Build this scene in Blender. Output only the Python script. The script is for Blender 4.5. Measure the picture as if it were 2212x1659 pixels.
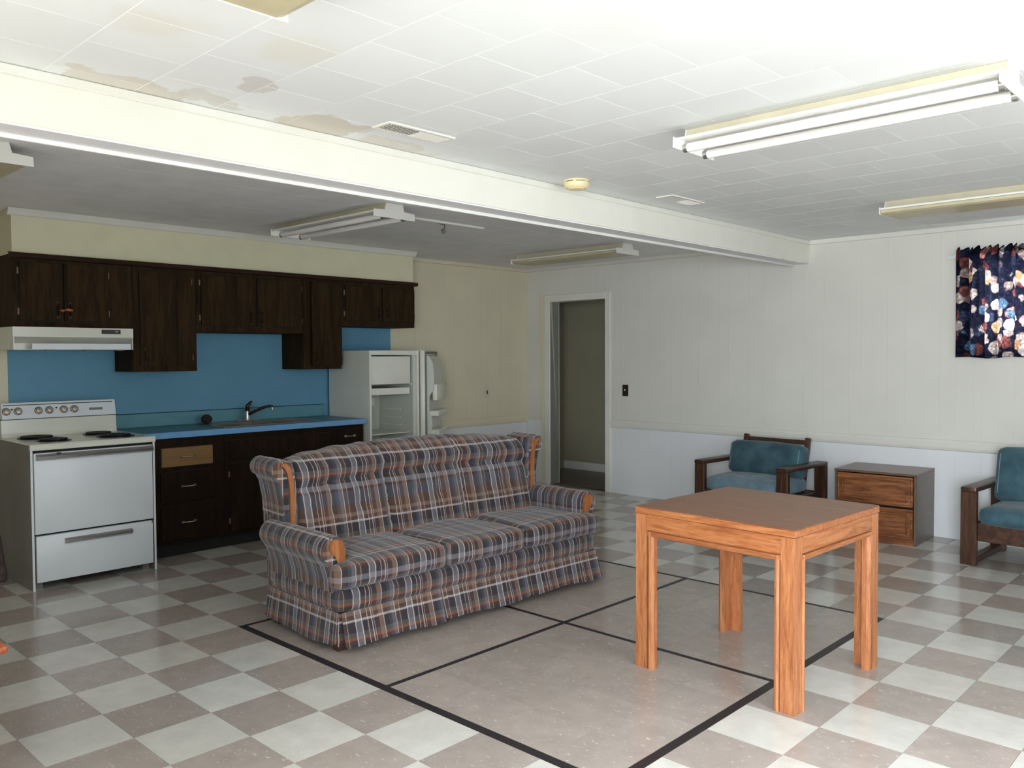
import bpy, bmesh, math, random
from mathutils import Vector, Matrix
random.seed(7)
for o in list(bpy.data.objects): bpy.data.objects.remove(o, do_unlink=True)
S = bpy.context.scene
C = S.collection
R = math.radians

# ------------------------------------------------------------------ camera
YAW, PITCH, ROLL, FPX = 2.33148600, -3.37963108e-02, -4.76666006e-03, 1816.68
CAM = Vector((3.774, -1.2656, 1.4225))
_f = Vector((math.cos(YAW)*math.cos(PITCH), math.sin(YAW)*math.cos(PITCH), math.sin(PITCH)))
_r = Vector((math.sin(YAW), -math.cos(YAW), 0)); _u = _r.cross(_f)
_c, _s = math.cos(ROLL), math.sin(ROLL)
_r, _u = _c*_r + _s*_u, -_s*_r + _c*_u
cd = bpy.data.cameras.new('camera'); cam = bpy.data.objects.new('camera', cd); C.objects.link(cam)
cam.matrix_world = Matrix(((_r.x, _u.x, -_f.x, CAM.x), (_r.y, _u.y, -_f.y, CAM.y), (_r.z, _u.z, -_f.z, CAM.z), (0, 0, 0, 1)))
cd.sensor_width = 36; cd.lens = 36*FPX/2212; cd.clip_start = .05
S.camera = cam
def project(p):
    d = Vector(p) - CAM; k = d.dot(_f)
    if k < .05: return None
    return 1106 + FPX*d.dot(_r)/k, 829.5 - FPX*d.dot(_u)/k

# ------------------------------------------------------------------ daylight
w = bpy.data.worlds.new('world'); S.world = w; w.use_nodes = True
w.node_tree.nodes['Background'].inputs[0].default_value = (.80, .90, 1, 1)
w.node_tree.nodes['Background'].inputs[1].default_value = .4
def area(name, loc, rot, sx, sy, power, col, spread=180):
    l = bpy.data.lights.new(name, 'AREA'); l.shape = 'RECTANGLE'; l.size = sx; l.size_y = sy
    l.energy = power; l.color = col; l.spread = R(spread)
    o = bpy.data.objects.new(name, l); C.objects.link(o); o.location = loc; o.rotation_euler = rot
    return o
SKY, GROUND = (.85, .915, 1), (1, .97, .87)
area('skylight_right_windows', (5.40, .30, 1.42), (0, R(37), 0), 1.35, 2.0, 145, SKY, 70)
area('daylight_right_windows', (5.395, .90, 1.42), (0, R(90), 0), 1.35, 3.2, 30, (.84, .92, 1), 120)
area('groundlight_right_windows', (5.39, .90, 1.42), (0, R(132), 0), 1.35, 3.2, 22, GROUND, 125)
area('skylight_front_windows', (4.45, -2.83, 1.35), (R(78), 0, R(15)), 1.4, 1.5, 90, SKY, 86)
area('groundlight_front_windows', (2.85, -2.82, 1.35), (R(132), 0, 0), 4.0, 1.5, 62, GROUND, 100)
area('daylight_curtain_window', (2.42, 6.05, 1.78), (R(-90), 0, 0), 1.1, .8, 90, (.95, .98, 1))
V = S.view_settings
S.display_settings.display_device = 'sRGB'
V.view_transform = 'Standard'; V.look = 'None'; V.gamma = 1; V.use_curve_mapping = False
V.exposure = 0.05

# ------------------------------------------------------------------ materials
def lin(c):
    return tuple((v/255/12.92 if v/255 <= .04045 else ((v/255+.055)/1.055)**2.4) for v in c[:3]) + (1,)
class NT:
    def __init__(s, name):
        s.m = bpy.data.materials.new(name); s.m.use_nodes = True
        s.t = s.m.node_tree; s.b = s.t.nodes['Principled BSDF']
    def n(s, typ, **kw):
        x = s.t.nodes.new('ShaderNode'+typ)
        for k, v in kw.items():
            if k.startswith('i_'):
                key = k[2:]; key = int(key) if key.isdigit() else key.replace('_', ' ')
                x.inputs[key].default_value = v
            else: setattr(x, k, v)
        return x
    def l(s, a, b): s.t.links.new(a, b)
    def ramp(s, fac, stops, interp='LINEAR'):
        r = s.n('ValToRGB'); e = r.color_ramp; e.interpolation = interp
        while len(e.elements) < len(stops): e.elements.new(1)
        for el, (p, c) in zip(e.elements, stops):
            el.position = p; el.color = c if len(c) == 4 else tuple(c)+(1,)
        s.l(fac, r.inputs[0]); return r
def pbr(T, rough=.5, spec=.5, metal=0):
    T.b.inputs['Roughness'].default_value = rough; T.b.inputs['Specular IOR Level'].default_value = spec
    T.b.inputs['Metallic'].default_value = metal
def plain(name, c, rough=.5, spec=.5, metal=0, var=.08, scale=6, bump=0, bscale=200, stretch=None):
    T = NT(name); pbr(T, rough, spec, metal); a = lin(c)
    tc = T.n('NewGeometry'); src = tc.outputs['Position']
    if stretch:
        mp = T.n('Mapping'); mp.inputs['Scale'].default_value = stretch; T.l(src, mp.inputs[0]); src = mp.outputs[0]
    nz = T.n('TexNoise', i_Scale=scale, i_Detail=4.0); T.l(src, nz.inputs['Vector'])
    lo = tuple(v*(1-var) for v in a[:3])+(1,); hi = tuple(min(1, v*(1+var)) for v in a[:3])+(1,)
    r = T.ramp(nz.outputs[0], [(.3, lo), (.7, hi)]); T.l(r.outputs[0], T.b.inputs['Base Color'])
    if bump:
        n2 = T.n('TexNoise', i_Scale=bscale, i_Detail=3.0); T.l(tc.outputs['Position'], n2.inputs['Vector'])
        bp = T.n('Bump', i_Strength=bump, i_Distance=.002); T.l(n2.outputs[0], bp.inputs['Height']); T.l(bp.outputs[0], T.b.inputs['Normal'])
    return T.m
def wood(name, dark, mid, light, axis, rough=.35, scale=9, spec=.5):
    T = NT(name); pbr(T, rough, spec)
    tc = T.n('TexCoord'); mp = T.n('Mapping')
    sc = [10, 10, 10]; sc[axis] = .9; mp.inputs['Scale'].default_value = sc
    T.l(tc.outputs['Object'], mp.inputs[0])
    n1 = T.n('TexNoise', i_Scale=scale*.35, i_Detail=5.0, i_Distortion=1.2); T.l(mp.outputs[0], n1.inputs['Vector'])
    n2 = T.n('TexNoise', i_Scale=scale*2.2, i_Detail=2.0); T.l(mp.outputs[0], n2.inputs['Vector'])
    mx = T.n('Math', operation='MULTIPLY_ADD'); mx.inputs[1].default_value = .35
    T.l(n2.outputs[0], mx.inputs[0])
    m2 = T.n('Math', operation='MULTIPLY'); m2.inputs[1].default_value = .65; T.l(n1.outputs[0], m2.inputs[0]); T.l(m2.outputs[0], mx.inputs[2])
    r = T.ramp(mx.outputs[0], [(.34, lin(dark)), (.5, lin(mid)), (.66, lin(light))]); T.l(r.outputs[0], T.b.inputs['Base Color'])
    bp = T.n('Bump', i_Strength=.12, i_Distance=.001); T.l(mx.outputs[0], bp.inputs['Height']); T.l(bp.outputs[0], T.b.inputs['Normal'])
    return T.m
def tile_mat(name, base, fleck, dark, rough, jitter=.05):
    T = NT(name); pbr(T, rough, .5)
    g = T.n('NewGeometry'); oi = T.n('ObjectInfo')
    ad = T.n('VectorMath', operation='ADD'); sc = T.n('VectorMath', operation='SCALE'); sc.inputs['Scale'].default_value = 40
    cx = T.n('CombineXYZ'); T.l(oi.outputs['Random'], cx.inputs[0]); T.l(oi.outputs['Random'], cx.inputs[2]); T.l(cx.outputs[0], sc.inputs[0])
    T.l(g.outputs['Position'], ad.inputs[0]); T.l(sc.outputs[0], ad.inputs[1])
    mp = T.n('Mapping'); mp.inputs['Scale'].default_value = (1, 2.6, 1); T.l(ad.outputs[0], mp.inputs[0])
    n1 = T.n('TexNoise', i_Scale=9.0, i_Detail=6.0, i_Roughness=.62); T.l(ad.outputs[0], n1.inputs['Vector'])
    n2 = T.n('TexNoise', i_Scale=34.0, i_Detail=3.0, i_Roughness=.7); T.l(mp.outputs[0], n2.inputs['Vector'])
    b = lin(base); lo = tuple(v*.9 for v in b[:3]); hi = tuple(min(1, v*1.08) for v in b[:3])
    r1 = T.ramp(n1.outputs[0], [(.3, lo), (.7, hi)])
    r2 = T.ramp(n2.outputs[0], [(.635, (0, 0, 0)), (.69, (1, 1, 1))])
    r3 = T.ramp(n2.outputs[0], [(.27, (1, 1, 1)), (.33, (0, 0, 0))])
    m1 = T.n('MixRGB'); m1.inputs[2].default_value = lin(fleck); T.l(r2.outputs[0], m1.inputs[0]); T.l(r1.outputs[0], m1.inputs[1])
    m2 = T.n('MixRGB'); m2.inputs[2].default_value = lin(dark); T.l(r3.outputs[0], m2.inputs[0]); T.l(m1.outputs[0], m2.inputs[1])
    hs = T.n('HueSaturation'); T.l(m2.outputs[0], hs.inputs['Color'])
    mr = T.n('MapRange'); mr.inputs[3].default_value = 1-jitter; mr.inputs[4].default_value = 1+jitter
    T.l(oi.outputs['Random'], mr.inputs[0]); T.l(mr.outputs[0], hs.inputs['Value'])
    T.l(hs.outputs[0], T.b.inputs['Base Color'])
    n4 = T.n('TexNoise', i_Scale=14.0, i_Detail=3.0); T.l(g.outputs['Position'], n4.inputs['Vector'])
    rr = T.n('MapRange'); rr.inputs[3].default_value = rough*.75; rr.inputs[4].default_value = rough*1.3; T.l(n4.outputs[0], rr.inputs[0]); T.l(rr.outputs[0], T.b.inputs['Roughness'])
    n5 = T.n('TexNoise', i_Scale=18.0, i_Detail=2.0); T.l(g.outputs['Position'], n5.inputs['Vector'])
    bp = T.n('Bump', i_Strength=.05, i_Distance=.003); T.l(n5.outputs[0], bp.inputs['Height']); T.l(bp.outputs[0], T.b.inputs['Normal'])
    return T.m
def ceil_mat():
    T = NT('ceiling_tile_paint'); pbr(T, .75, .25)
    g = T.n('NewGeometry'); oi = T.n('ObjectInfo')
    n = T.n('TexNoise', i_Scale=7.0, i_Detail=4.0); T.l(g.outputs['Position'], n.inputs['Vector'])
    mr = T.n('MapRange'); mr.inputs[1].default_value = .3; mr.inputs[2].default_value = .7; mr.inputs[3].default_value = -.06; mr.inputs[4].default_value = .06
    T.l(n.outputs[0], mr.inputs[0])
    hs = T.n('MapRange'); hs.inputs[3].default_value = .95; hs.inputs[4].default_value = 1.0; T.l(oi.outputs['Random'], hs.inputs[0])
    col = None
    prev = T.n('RGB'); prev.outputs[0].default_value = lin((236, 238, 237)); prev = prev.outputs[0]
    blobs = [((.70, -.02), (1.25, .5), .115, (214, 207, 192), .7), ((1.03, .30), (.9, 1.3), .095, (212, 206, 200), .7), ((.74, .76), (.8, .62), .115, (214, 205, 188), .8),
             ((.70, 1.18), (1.4, .6), .14, (220, 213, 198), .6), ((1.30, -.16), (1, 1), .17, (230, 224, 210), .5), ((1.42, .22), (1, 1), .14, (230, 226, 210), .5), ((.75, .27), (1, .6), .08, (216, 211, 202), .6), ((2.25, .75), (1, 1), .2, (230, 229, 220), .4)]
    for (x, y), (ax, ay), r, c, amt in blobs:
        sb = T.n('VectorMath', operation='SUBTRACT'); sb.inputs[1].default_value = (x, y, 0); T.l(g.outputs['Position'], sb.inputs[0])
        ml = T.n('VectorMath', operation='MULTIPLY'); ml.inputs[1].default_value = (ax, ay, 0); T.l(sb.outputs[0], ml.inputs[0])
        ln = T.n('VectorMath', operation='LENGTH'); T.l(ml.outputs[0], ln.inputs[0])
        ad = T.n('Math', operation='ADD'); T.l(ln.outputs['Value'], ad.inputs[0]); T.l(mr.outputs[0], ad.inputs[1])
        mm = T.n('MapRange'); mm.inputs[1].default_value = r; mm.inputs[2].default_value = r*.86; mm.inputs[3].default_value = 0; mm.inputs[4].default_value = amt
        if r > .135 and c[2] > 200: mm.inputs[2].default_value = r*.3
        T.l(ad.outputs[0], mm.inputs[0])
        mx = T.n('MixRGB'); mx.inputs[2].default_value = lin(c); T.l(mm.outputs[0], mx.inputs[0]); T.l(prev, mx.inputs[1]); prev = mx.outputs[0]
    h2 = T.n('HueSaturation'); T.l(prev, h2.inputs['Color']); T.l(hs.outputs[0], h2.inputs['Value']); T.l(h2.outputs[0], T.b.inputs['Base Color'])
    return T.m
def plaid_mat():
    T = NT('plaid_upholstery'); pbr(T, .9, .15)
    T.b.inputs['Sheen Weight'].default_value = .25
    uv = T.n('UVMap'); sp = T.n('SeparateXYZ')
    nz = T.n('TexNoise', i_Scale=30.0, i_Detail=2.0); T.l(uv.outputs[0], nz.inputs['Vector'])
    wob = T.n('MixRGB', blend_type='LINEAR_LIGHT'); wob.inputs[0].default_value = .004; T.l(uv.outputs[0], wob.inputs[1]); T.l(nz.outputs['Color'], wob.inputs[2])
    T.l(wob.outputs[0], sp.inputs[0])
    k = lambda c, a: lin(c)[:3] + (a,)
    CH, BL, LB, MR, TN, CR, RU, BR, NV, GG = (54, 50, 52), (80, 82, 92), (126, 124, 130), (82, 58, 54), (140, 112, 98), (196, 186, 182), (142, 90, 68), (94, 70, 56), (56, 52, 60), (90, 92, 88)
    def axis(out, per, stops):
        d = T.n('Math', operation='DIVIDE'); d.inputs[1].default_value = per; T.l(out, d.inputs[0])
        f = T.n('Math', operation='FRACT'); T.l(d.outputs[0], f.inputs[0])
        return T.ramp(f.outputs[0], stops, 'CONSTANT')
    wu = axis(sp.outputs[0], .31, [(0, k(CH, .42)), (.11, k(CR, .65)), (.13, k(LB, .5)), (.225, k(CR, .75)), (.243, k(CH, .42)), (.335, k(CR, .6)), (.345, k(MR, .42)), (.41, k(CR, .7)), (.422, k(MR, .42)), (.45, k(CR, .6)), (.46, k(MR, .42)),
                                     (.55, k(TN, .55)), (.63, k(CR, .65)), (.645, k(CH, .42)), (.74, k(BL, .42)), (.80, k(LB, .42)), (.87, k(CR, .6)), (.884, k(BR, .42)), (.96, k(CR, .45)), (.97, k(MR, .42))])
    wv = axis(sp.outputs[1], .345, [(0, k(CR, 1)), (.03, k(NV, 1)), (.17, k(GG, 1)), (.23, k(RU, 1)), (.27, k(MR, 1)), (.31, k(CH, 1)), (.42, k(LB, 1)), (.50, k(MR, 1)), (.54, k(BL, 1)), (.74, k(BR, 1)), (.88, k(TN, 1)), (.94, k(BR, 1))])
    mx = T.n('MixRGB'); T.l(wu.outputs[1], mx.inputs[0]); T.l(wv.outputs[0], mx.inputs[1]); T.l(wu.outputs[0], mx.inputs[2])
    n2 = T.n('TexNoise', i_Scale=420.0, i_Detail=2.0); T.l(uv.outputs[0], n2.inputs['Vector'])
    r2 = T.ramp(n2.outputs[0], [(.3, (.72, .72, .72)), (.7, (1.0, 1.0, 1.0))])
    m2 = T.n('MixRGB', blend_type='MULTIPLY'); m2.inputs[0].default_value = 1; T.l(mx.outputs[0], m2.inputs[1]); T.l(r2.outputs[0], m2.inputs[2])
    T.l(m2.outputs[0], T.b.inputs['Base Color'])
    bp = T.n('Bump', i_Strength=.25, i_Distance=.002); T.l(n2.outputs[0], bp.inputs['Height']); T.l(bp.outputs[0], T.b.inputs['Normal'])
    return T.m
def curtain_mat():
    T = NT('floral_curtain_cloth'); tc = T.n('UVMap')
    nz = T.n('TexNoise', i_Scale=22.0, i_Detail=3.0); T.l(tc.outputs[0], nz.inputs['Vector'])
    wob = T.n('MixRGB', blend_type='LINEAR_LIGHT'); wob.inputs[0].default_value = .018; T.l(tc.outputs[0], wob.inputs[1]); T.l(nz.outputs['Color'], wob.inputs[2])
    v = T.n('TexVoronoi', i_Scale=13.0); T.l(wob.outputs[0], v.inputs['Vector'])
    sp = T.n('SeparateXYZ'); T.l(v.outputs['Color'], sp.inputs[0])
    pick = T.ramp(sp.outputs[0], [(0, lin((30, 32, 44))), (.20, lin((44, 50, 70))), (.30, lin((104, 60, 58))), (.44, lin((132, 118, 110))), (.60, lin((168, 156, 146))), (.76, lin((208, 200, 192))), (.84, lin((176, 118, 112))), (.89, lin((74, 100, 122))), (.96, lin((178, 142, 104)))], 'CONSTANT')
    edge = T.ramp(v.outputs['Distance'], [(.54, (1, 1, 1)), (.64, (0, 0, 0))])
    m1 = T.n('MixRGB'); m1.inputs[1].default_value = lin((26, 28, 42)); T.l(edge.outputs[0], m1.inputs[0]); T.l(pick.outputs[0], m1.inputs[2])
    v2 = T.n('TexVoronoi', i_Scale=44.0); T.l(wob.outputs[0], v2.inputs['Vector'])
    sh = T.ramp(v2.outputs['Distance'], [(.1, (1, 1, 1)), (.6, (.35, .33, .36))])
    m2 = T.n('MixRGB', blend_type='MULTIPLY'); m2.inputs[0].default_value = 1; T.l(m1.outputs[0], m2.inputs[1]); T.l(sh.outputs[0], m2.inputs[2])
    d = T.n('BsdfDiffuse'); t = T.n('BsdfTranslucent'); ms = T.n('MixShader'); ms.inputs[0].default_value = .55
    T.l(m2.outputs[0], d.inputs[0]); T.l(m2.outputs[0], t.inputs[0]); T.l(d.outputs[0], ms.inputs[1]); T.l(t.outputs[0], ms.inputs[2])
    T.l(ms.outputs[0], T.t.nodes['Material Output'].inputs[0])
    return T.m
def velvet(name, c, c2):
    T = NT(name); pbr(T, .85, .2); T.b.inputs['Sheen Weight'].default_value = .2
    tc = T.n('TexCoord'); n = T.n('TexNoise', i_Scale=9.0, i_Detail=5.0); T.l(tc.outputs['Object'], n.inputs['Vector'])
    r = T.ramp(n.outputs[0], [(.35, lin(c)), (.68, lin(c2))]); T.l(r.outputs[0], T.b.inputs['Base Color'])
    n2 = T.n('TexNoise', i_Scale=300.0); T.l(tc.outputs['Object'], n2.inputs['Vector'])
    bp = T.n('Bump', i_Strength=.25, i_Distance=.002); T.l(n2.outputs[0], bp.inputs['Height']); T.l(bp.outputs[0], T.b.inputs['Normal'])
    return T.m
def glass_mat():
    T = NT('window_glass'); pbr(T, .02, .5); T.b.inputs['Transmission Weight'].default_value = 1; T.b.inputs['IOR'].default_value = 1.05
    T.b.inputs['Base Color'].default_value = (.95, .97, 1, 1); return T.m

M = {}
M['tile_light'] = tile_mat('vinyl_tile_cream', (206, 204, 196), (214, 211, 204), (182, 177, 167), .15)
M['tile_dark'] = tile_mat('vinyl_tile_taupe', (167, 156, 148), (210, 204, 198), (142, 130, 121), .15)
M['joint'] = plain('tile_joint_dirt', (112, 102, 94), .8)
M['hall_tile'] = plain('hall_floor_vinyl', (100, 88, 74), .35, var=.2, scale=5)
M['tape'] = plain('black_floor_tape', (38, 33, 36), .45, var=.2, scale=40)
M['ceil'] = ceil_mat()
M['ceil_joint'] = plain('ceiling_joint_paint', (255, 255, 253), .8, .2)
M['ceil_k'] = plain('kitchen_ceiling_paint', (240, 239, 240), .6, .3, var=.04)
M['paint'] = plain('cream_wall_paint', (218, 217, 207), .55, .35, var=.03, scale=3)
M['paint_k'] = plain('kitchen_wall_paint', (222, 214, 188), .55, .35, var=.03, scale=3)
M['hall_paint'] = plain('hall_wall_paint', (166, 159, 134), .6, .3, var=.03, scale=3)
M['wainscot'] = plain('white_wainscot_paint', (227, 229, 230), .4, .45, var=.02, scale=3)
M['groove'] = plain('panel_groove_paint', (214, 211, 198), .8, .2)
M['trim'] = plain('white_trim_paint', (226, 225, 216), .4, .5, var=.03)
M['soffit'] = plain('soffit_paint', (220, 216, 184), .6, .3, var=.03)
M['beam'] = plain('beam_paint', (230, 229, 218), .6, .3, var=.02)
M['blue'] = plain('blue_wall_paint', (100, 152, 180), .55, .3, var=.05, scale=3)
M['laminate'] = plain('blue_laminate', (112, 162, 208), .25, .5, var=.04, scale=20)
M['laminate_top'] = plain('teal_laminate_top', (78, 128, 144), .4, .4, var=.05, scale=20)
M['splash'] = plain('teal_splashback', (92, 144, 158), .45, .4, var=.05, scale=12)
M['cab'] = wood('dark_stained_cabinet_wood', (32, 22, 11), (47, 34, 18), (60, 44, 25), 2, .7, 5, .1)
M['cab_edge'] = wood('dark_red_cabinet_trim', (38, 20, 13), (48, 27, 18), (58, 35, 24), 1, .6, 5, .2)
M['cab_base'] = wood('dark_base_cabinet_wood', (26, 15, 8), (34, 22, 12), (44, 30, 17), 2, .65, 5, .12)
M['bare'] = plain('unfinished_drawer_wood', (134, 102, 64), .6, .3, var=.12, scale=14, stretch=(1, .2, 3))
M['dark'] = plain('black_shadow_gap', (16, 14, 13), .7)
M['hinge'] = plain('worn_hinge', (124, 94, 76), .5, .4)
M['bronze'] = plain('dark_bronze', (60, 46, 36), .35, .5, .8)
M['brass'] = plain('worn_nickel', (196, 186, 168), .25, .5, .9)
M['copper'] = plain('copper_strap', (196, 104, 66), .35, .5, .4)
M['enamel'] = plain('white_enamel', (224, 229, 234), .36, .5, var=.02)
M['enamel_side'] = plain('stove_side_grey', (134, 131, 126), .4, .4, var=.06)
M['enamel_cream'] = plain('cream_enamel', (220, 221, 208), .2, .5, var=.02)
M['chrome'] = plain('brushed_chrome', (176, 174, 172), .28, .5, .9, var=.1, scale=60)
M['steel'] = plain('sink_steel', (150, 142, 134), .3, .5, .9)
M['knob'] = plain('knob_metal', (170, 160, 148), .3, .5, .6)
M['black'] = plain('black_plastic', (22, 22, 24), .4)
M['coil'] = plain('burner_coil', (20, 18, 18), .5)
M['fridge'] = plain('refrigerator_white', (226, 226, 214), .35, .5, var=.03)
M['liner'] = plain('refrigerator_liner', (206, 210, 200), .35, .5, var=.03)
M['gasket'] = plain('door_gasket', (120, 116, 100), .6)
M['grey'] = plain('grey_plastic', (120, 116, 108), .5)
M['oak_x'] = wood('orange_oak_x', (134, 76, 42), (168, 103, 60), (186, 126, 80), 0, .34, 14)
M['oak_y'] = wood('orange_oak_y', (134, 76, 42), (168, 103, 60), (186, 126, 80), 1, .34, 14)
M['oak_z'] = wood('orange_oak_z', (142, 82, 48), (174, 110, 68), (190, 132, 88), 2, .34, 14)
M['oak_top'] = wood('brown_laminate_top', (112, 72, 50), (124, 82, 58), (138, 94, 68), 0, .34)
M['honey'] = wood('honey_wood_trim', (124, 72, 36), (154, 96, 54), (168, 112, 66), 2, .3, 5)
M['walnut'] = wood('dark_walnut_frame', (44, 27, 20), (66, 42, 31), (90, 62, 46), 1, .35, 5)
M['walnut_z'] = wood('dark_walnut_post', (44, 26, 19), (70, 44, 30), (96, 66, 46), 2, .35, 5)
M['chest'] = wood('chest_drawer_wood', (84, 46, 22), (132, 80, 44), (166, 108, 64), 0, .38, 9)
M['chest_side'] = plain('chest_laminate', (98, 84, 70), .35, .5, var=.1, scale=4, stretch=(1, 1, 6))
M['chest_top'] = plain('chest_top_laminate', (104, 80, 66), .3, .5, var=.1, scale=4)
M['plaid'] = plaid_mat()
M['teal'] = velvet('teal_velour', (50, 78, 88), (72, 102, 112))
M['teal_light'] = velvet('pale_teal_velour', (98, 124, 138), (124, 150, 162))
M['curtain'] = curtain_mat()
M['fixture'] = plain('fixture_white', (236, 236, 230), .3, .5, var=.02)
M['fixture_side'] = plain('fixture_beige', (206, 198, 172), .45, .4, var=.06, scale=9)
M['tube'] = plain('fluorescent_tube', (240, 236, 232), .15, .5, var=.01)
M['lens'] = plain('aged_acrylic_lens', (196, 186, 152), .35, .5, var=.08, scale=8)
M['smoke'] = plain('yellowed_plastic', (232, 218, 172), .45, .4, var=.03)
M['vent'] = plain('vent_metal', (232, 228, 220), .4, .4, var=.03)
M['plate'] = plain('ivory_plate', (214, 206, 184), .4)
M['plate_dark'] = plain('brown_plate', (38, 28, 24), .4)
M['rod'] = plain('white_rod', (214, 218, 220), .35)
M['glass'] = glass_mat()
M['red'] = wood('red_oak_side_table', (140, 60, 36), (186, 88, 54), (206, 120, 80), 0, .3)
M['scrub'] = plain('dark_scrubber', (40, 30, 28), .9, var=.4, scale=120, bump=.8, bscale=300)
M['lean'] = wood('dark_red_plank', (40, 24, 20), (66, 42, 34), (112, 88, 76), 2, .5, 6)

# ------------------------------------------------------------------ mesh helpers
def link(name, me, mat, parent=None):
    o = bpy.data.objects.new(name, me); C.objects.link(o)
    if mat is not None and not me.materials: me.materials.append(M[mat] if isinstance(mat, str) else mat)
    if parent is not None: o.parent = parent
    return o
def base(parent):
    v = Vector((0, 0, 0))
    while parent is not None: v += parent.location; parent = parent.parent
    return v
def obj(name, bm, mat, parent=None, smooth=False, world=True, ang=40):
    """bmesh -> one mesh object; coordinates are world ones unless world=False (then the parent's)."""
    if parent is not None and world: bm.transform(Matrix.Translation(-base(parent)))
    bmesh.ops.recalc_face_normals(bm, faces=bm.faces)
    me = bpy.data.meshes.new(name); bm.to_mesh(me); bm.free()
    if smooth:
        me.shade_smooth()
        try: me.set_sharp_from_angle(angle=R(ang))
        except Exception: pass
    return link(name, me, mat, parent)
def B(bm, x0, x1, y0, y1, z0, z1, bev=0, seg=1):
    r = bmesh.ops.create_cube(bm, size=1); vs = r['verts']
    bmesh.ops.transform(bm, verts=vs, matrix=Matrix.Translation(((x0+x1)/2, (y0+y1)/2, (z0+z1)/2)) @ Matrix.Diagonal((abs(x1-x0), abs(y1-y0), abs(z1-z0), 1)))
    if bev:
        es = list({e for v in vs for e in v.link_edges})
        bmesh.ops.bevel(bm, geom=es, offset=bev, segments=seg, affect='EDGES', profile=.5)
def bx(name, e, mat, parent=None, bev=0, seg=1, world=True):
    bm = bmesh.new(); B(bm, *e, bev=bev, seg=seg); return obj(name, bm, mat, parent, world=world, smooth=seg > 1)
def prism(bm, pts, axis, a, b):
    """extrude a closed polygon; axis 0: pts are (y,z), 1: (x,z), 2: (x,y)"""
    def P(p, h): return {0: (h, p[0], p[1]), 1: (p[0], h, p[1]), 2: (p[0], p[1], h)}[axis]
    v0 = [bm.verts.new(P(p, a)) for p in pts]; v1 = [bm.verts.new(P(p, b)) for p in pts]
    n = len(pts); bm.faces.new(v0); bm.faces.new(v1[::-1])
    for i in range(n): bm.faces.new((v0[i], v0[(i+1) % n], v1[(i+1) % n], v1[i]))
def tube(bm, pts, r, n=10, cap=True):
    pts = [Vector(p) for p in pts]; rings = []
    rr = r if isinstance(r, (list, tuple)) else [r]*len(pts)
    up = Vector((0, 0, 1))
    for i, p in enumerate(pts):
        d = (pts[min(i+1, len(pts)-1)] - pts[max(i-1, 0)]).normalized()
        a = d.cross(up)
        if a.length < .05: a = d.cross(Vector((0, 1, 0)))
        a.normalize(); b = d.cross(a)
        rings.append([bm.verts.new(p + rr[i]*(math.cos(2*math.pi*k/n)*a + math.sin(2*math.pi*k/n)*b)) for k in range(n)])
    for q in range(len(rings)-1):
        for k in range(n): bm.faces.new((rings[q][k], rings[q][(k+1) % n], rings[q+1][(k+1) % n], rings[q+1][k]))
    if cap: bm.faces.new(rings[0][::-1]); bm.faces.new(rings[-1])
def lathe(bm, prof, n=24, axis=2, at=(0, 0, 0)):
    rings = []
    for (r, h) in prof:
        ring = []
        for k in range(n):
            c, s = r*math.cos(2*math.pi*k/n), r*math.sin(2*math.pi*k/n)
            p = {0: (h, c, s), 1: (c, h, s), 2: (c, s, h)}[axis]
            ring.append(bm.verts.new(Vector(at)+Vector(p)))
        rings.append(ring)
    for q in range(len(rings)-1):
        for k in range(n): bm.faces.new((rings[q][k], rings[q][(k+1) % n], rings[q+1][(k+1) % n], rings[q+1][k]))
    bm.faces.new(rings[0]); bm.faces.new(rings[-1])
def pillow(bm, x0, x1, y0, y1, z0, z1, r, puff=(0, 0, 0), n=14, deform=None):
    """rounded, slightly inflated box"""
    c = Vector(((x0+x1)/2, (y0+y1)/2, (z0+z1)/2)); h = Vector(((x1-x0)/2, (y1-y0)/2, (z1-z0)/2))
    q = bmesh.new(); bmesh.ops.create_cube(q, size=2); bmesh.ops.subdivide_edges(q, edges=q.edges[:], cuts=n, use_grid_fill=True)
    mp = {}
    for v in q.verts:
        p = Vector([v.co[i]*h[i] for i in range(3)])
        # push grid lines toward the edges for a clean round
        inn = Vector([max(-(h[i]-r), min(h[i]-r, p[i])) for i in range(3)])
        d = p-inn
        if d.length > 1e-9:
            m = max(abs(d[i]) for i in range(3)); d = d.normalized()*m
        p = inn+d
        t = [max(0, 1-(p[i]/h[i])**2) for i in range(3)]
        f = [p[i]/h[i] for i in range(3)]
        p = p + Vector((puff[0]*f[0]*t[1]*t[2], puff[1]*f[1]*t[0]*t[2], puff[2]*f[2]*t[0]*t[1]))
        p = p + c
        if deform: p = deform(p)
        mp[v] = bm.verts.new(p)
    for f in q.faces: bm.faces.new([mp[v] for v in f.verts])
    q.free()
def plaid_uv(bm, off=(0, 0), back=False):
    bm.normal_update(); L = bm.loops.layers.uv.verify()
    for f in bm.faces:
        n = f.normal; a = max(range(3), key=lambda i: abs(n[i])*(1.0, .8, 1.0)[i])
        for l in f.loops:
            p = l.vert.co
            if back: l[L].uv = (p.y+off[0]+3, .95-p.z+.7*min(0, p.x+.17)+off[1]+3); continue
            uv = (p.y, .95-p.z) if a == 0 else ((p.x+.13, .95-p.z) if a == 1 else (p.y, .5+p.x*1.0-.48))
            l[L].uv = (uv[0]+off[0]+3, uv[1]+off[1]+3)
def thing(name, label, cat, loc=(0, 0, 0), rz=0, group=None):
    o = bpy.data.objects.new(name, None); C.objects.link(o); o.empty_display_size = .1
    o.location = loc; o.rotation_euler = (0, 0, rz); o['label'] = label; o['category'] = cat
    if group: o['group'] = group
    return o
def tag(o, label, cat, group=None):
    o['label'] = label; o['category'] = cat
    if group: o['group'] = group
    return o
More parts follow.
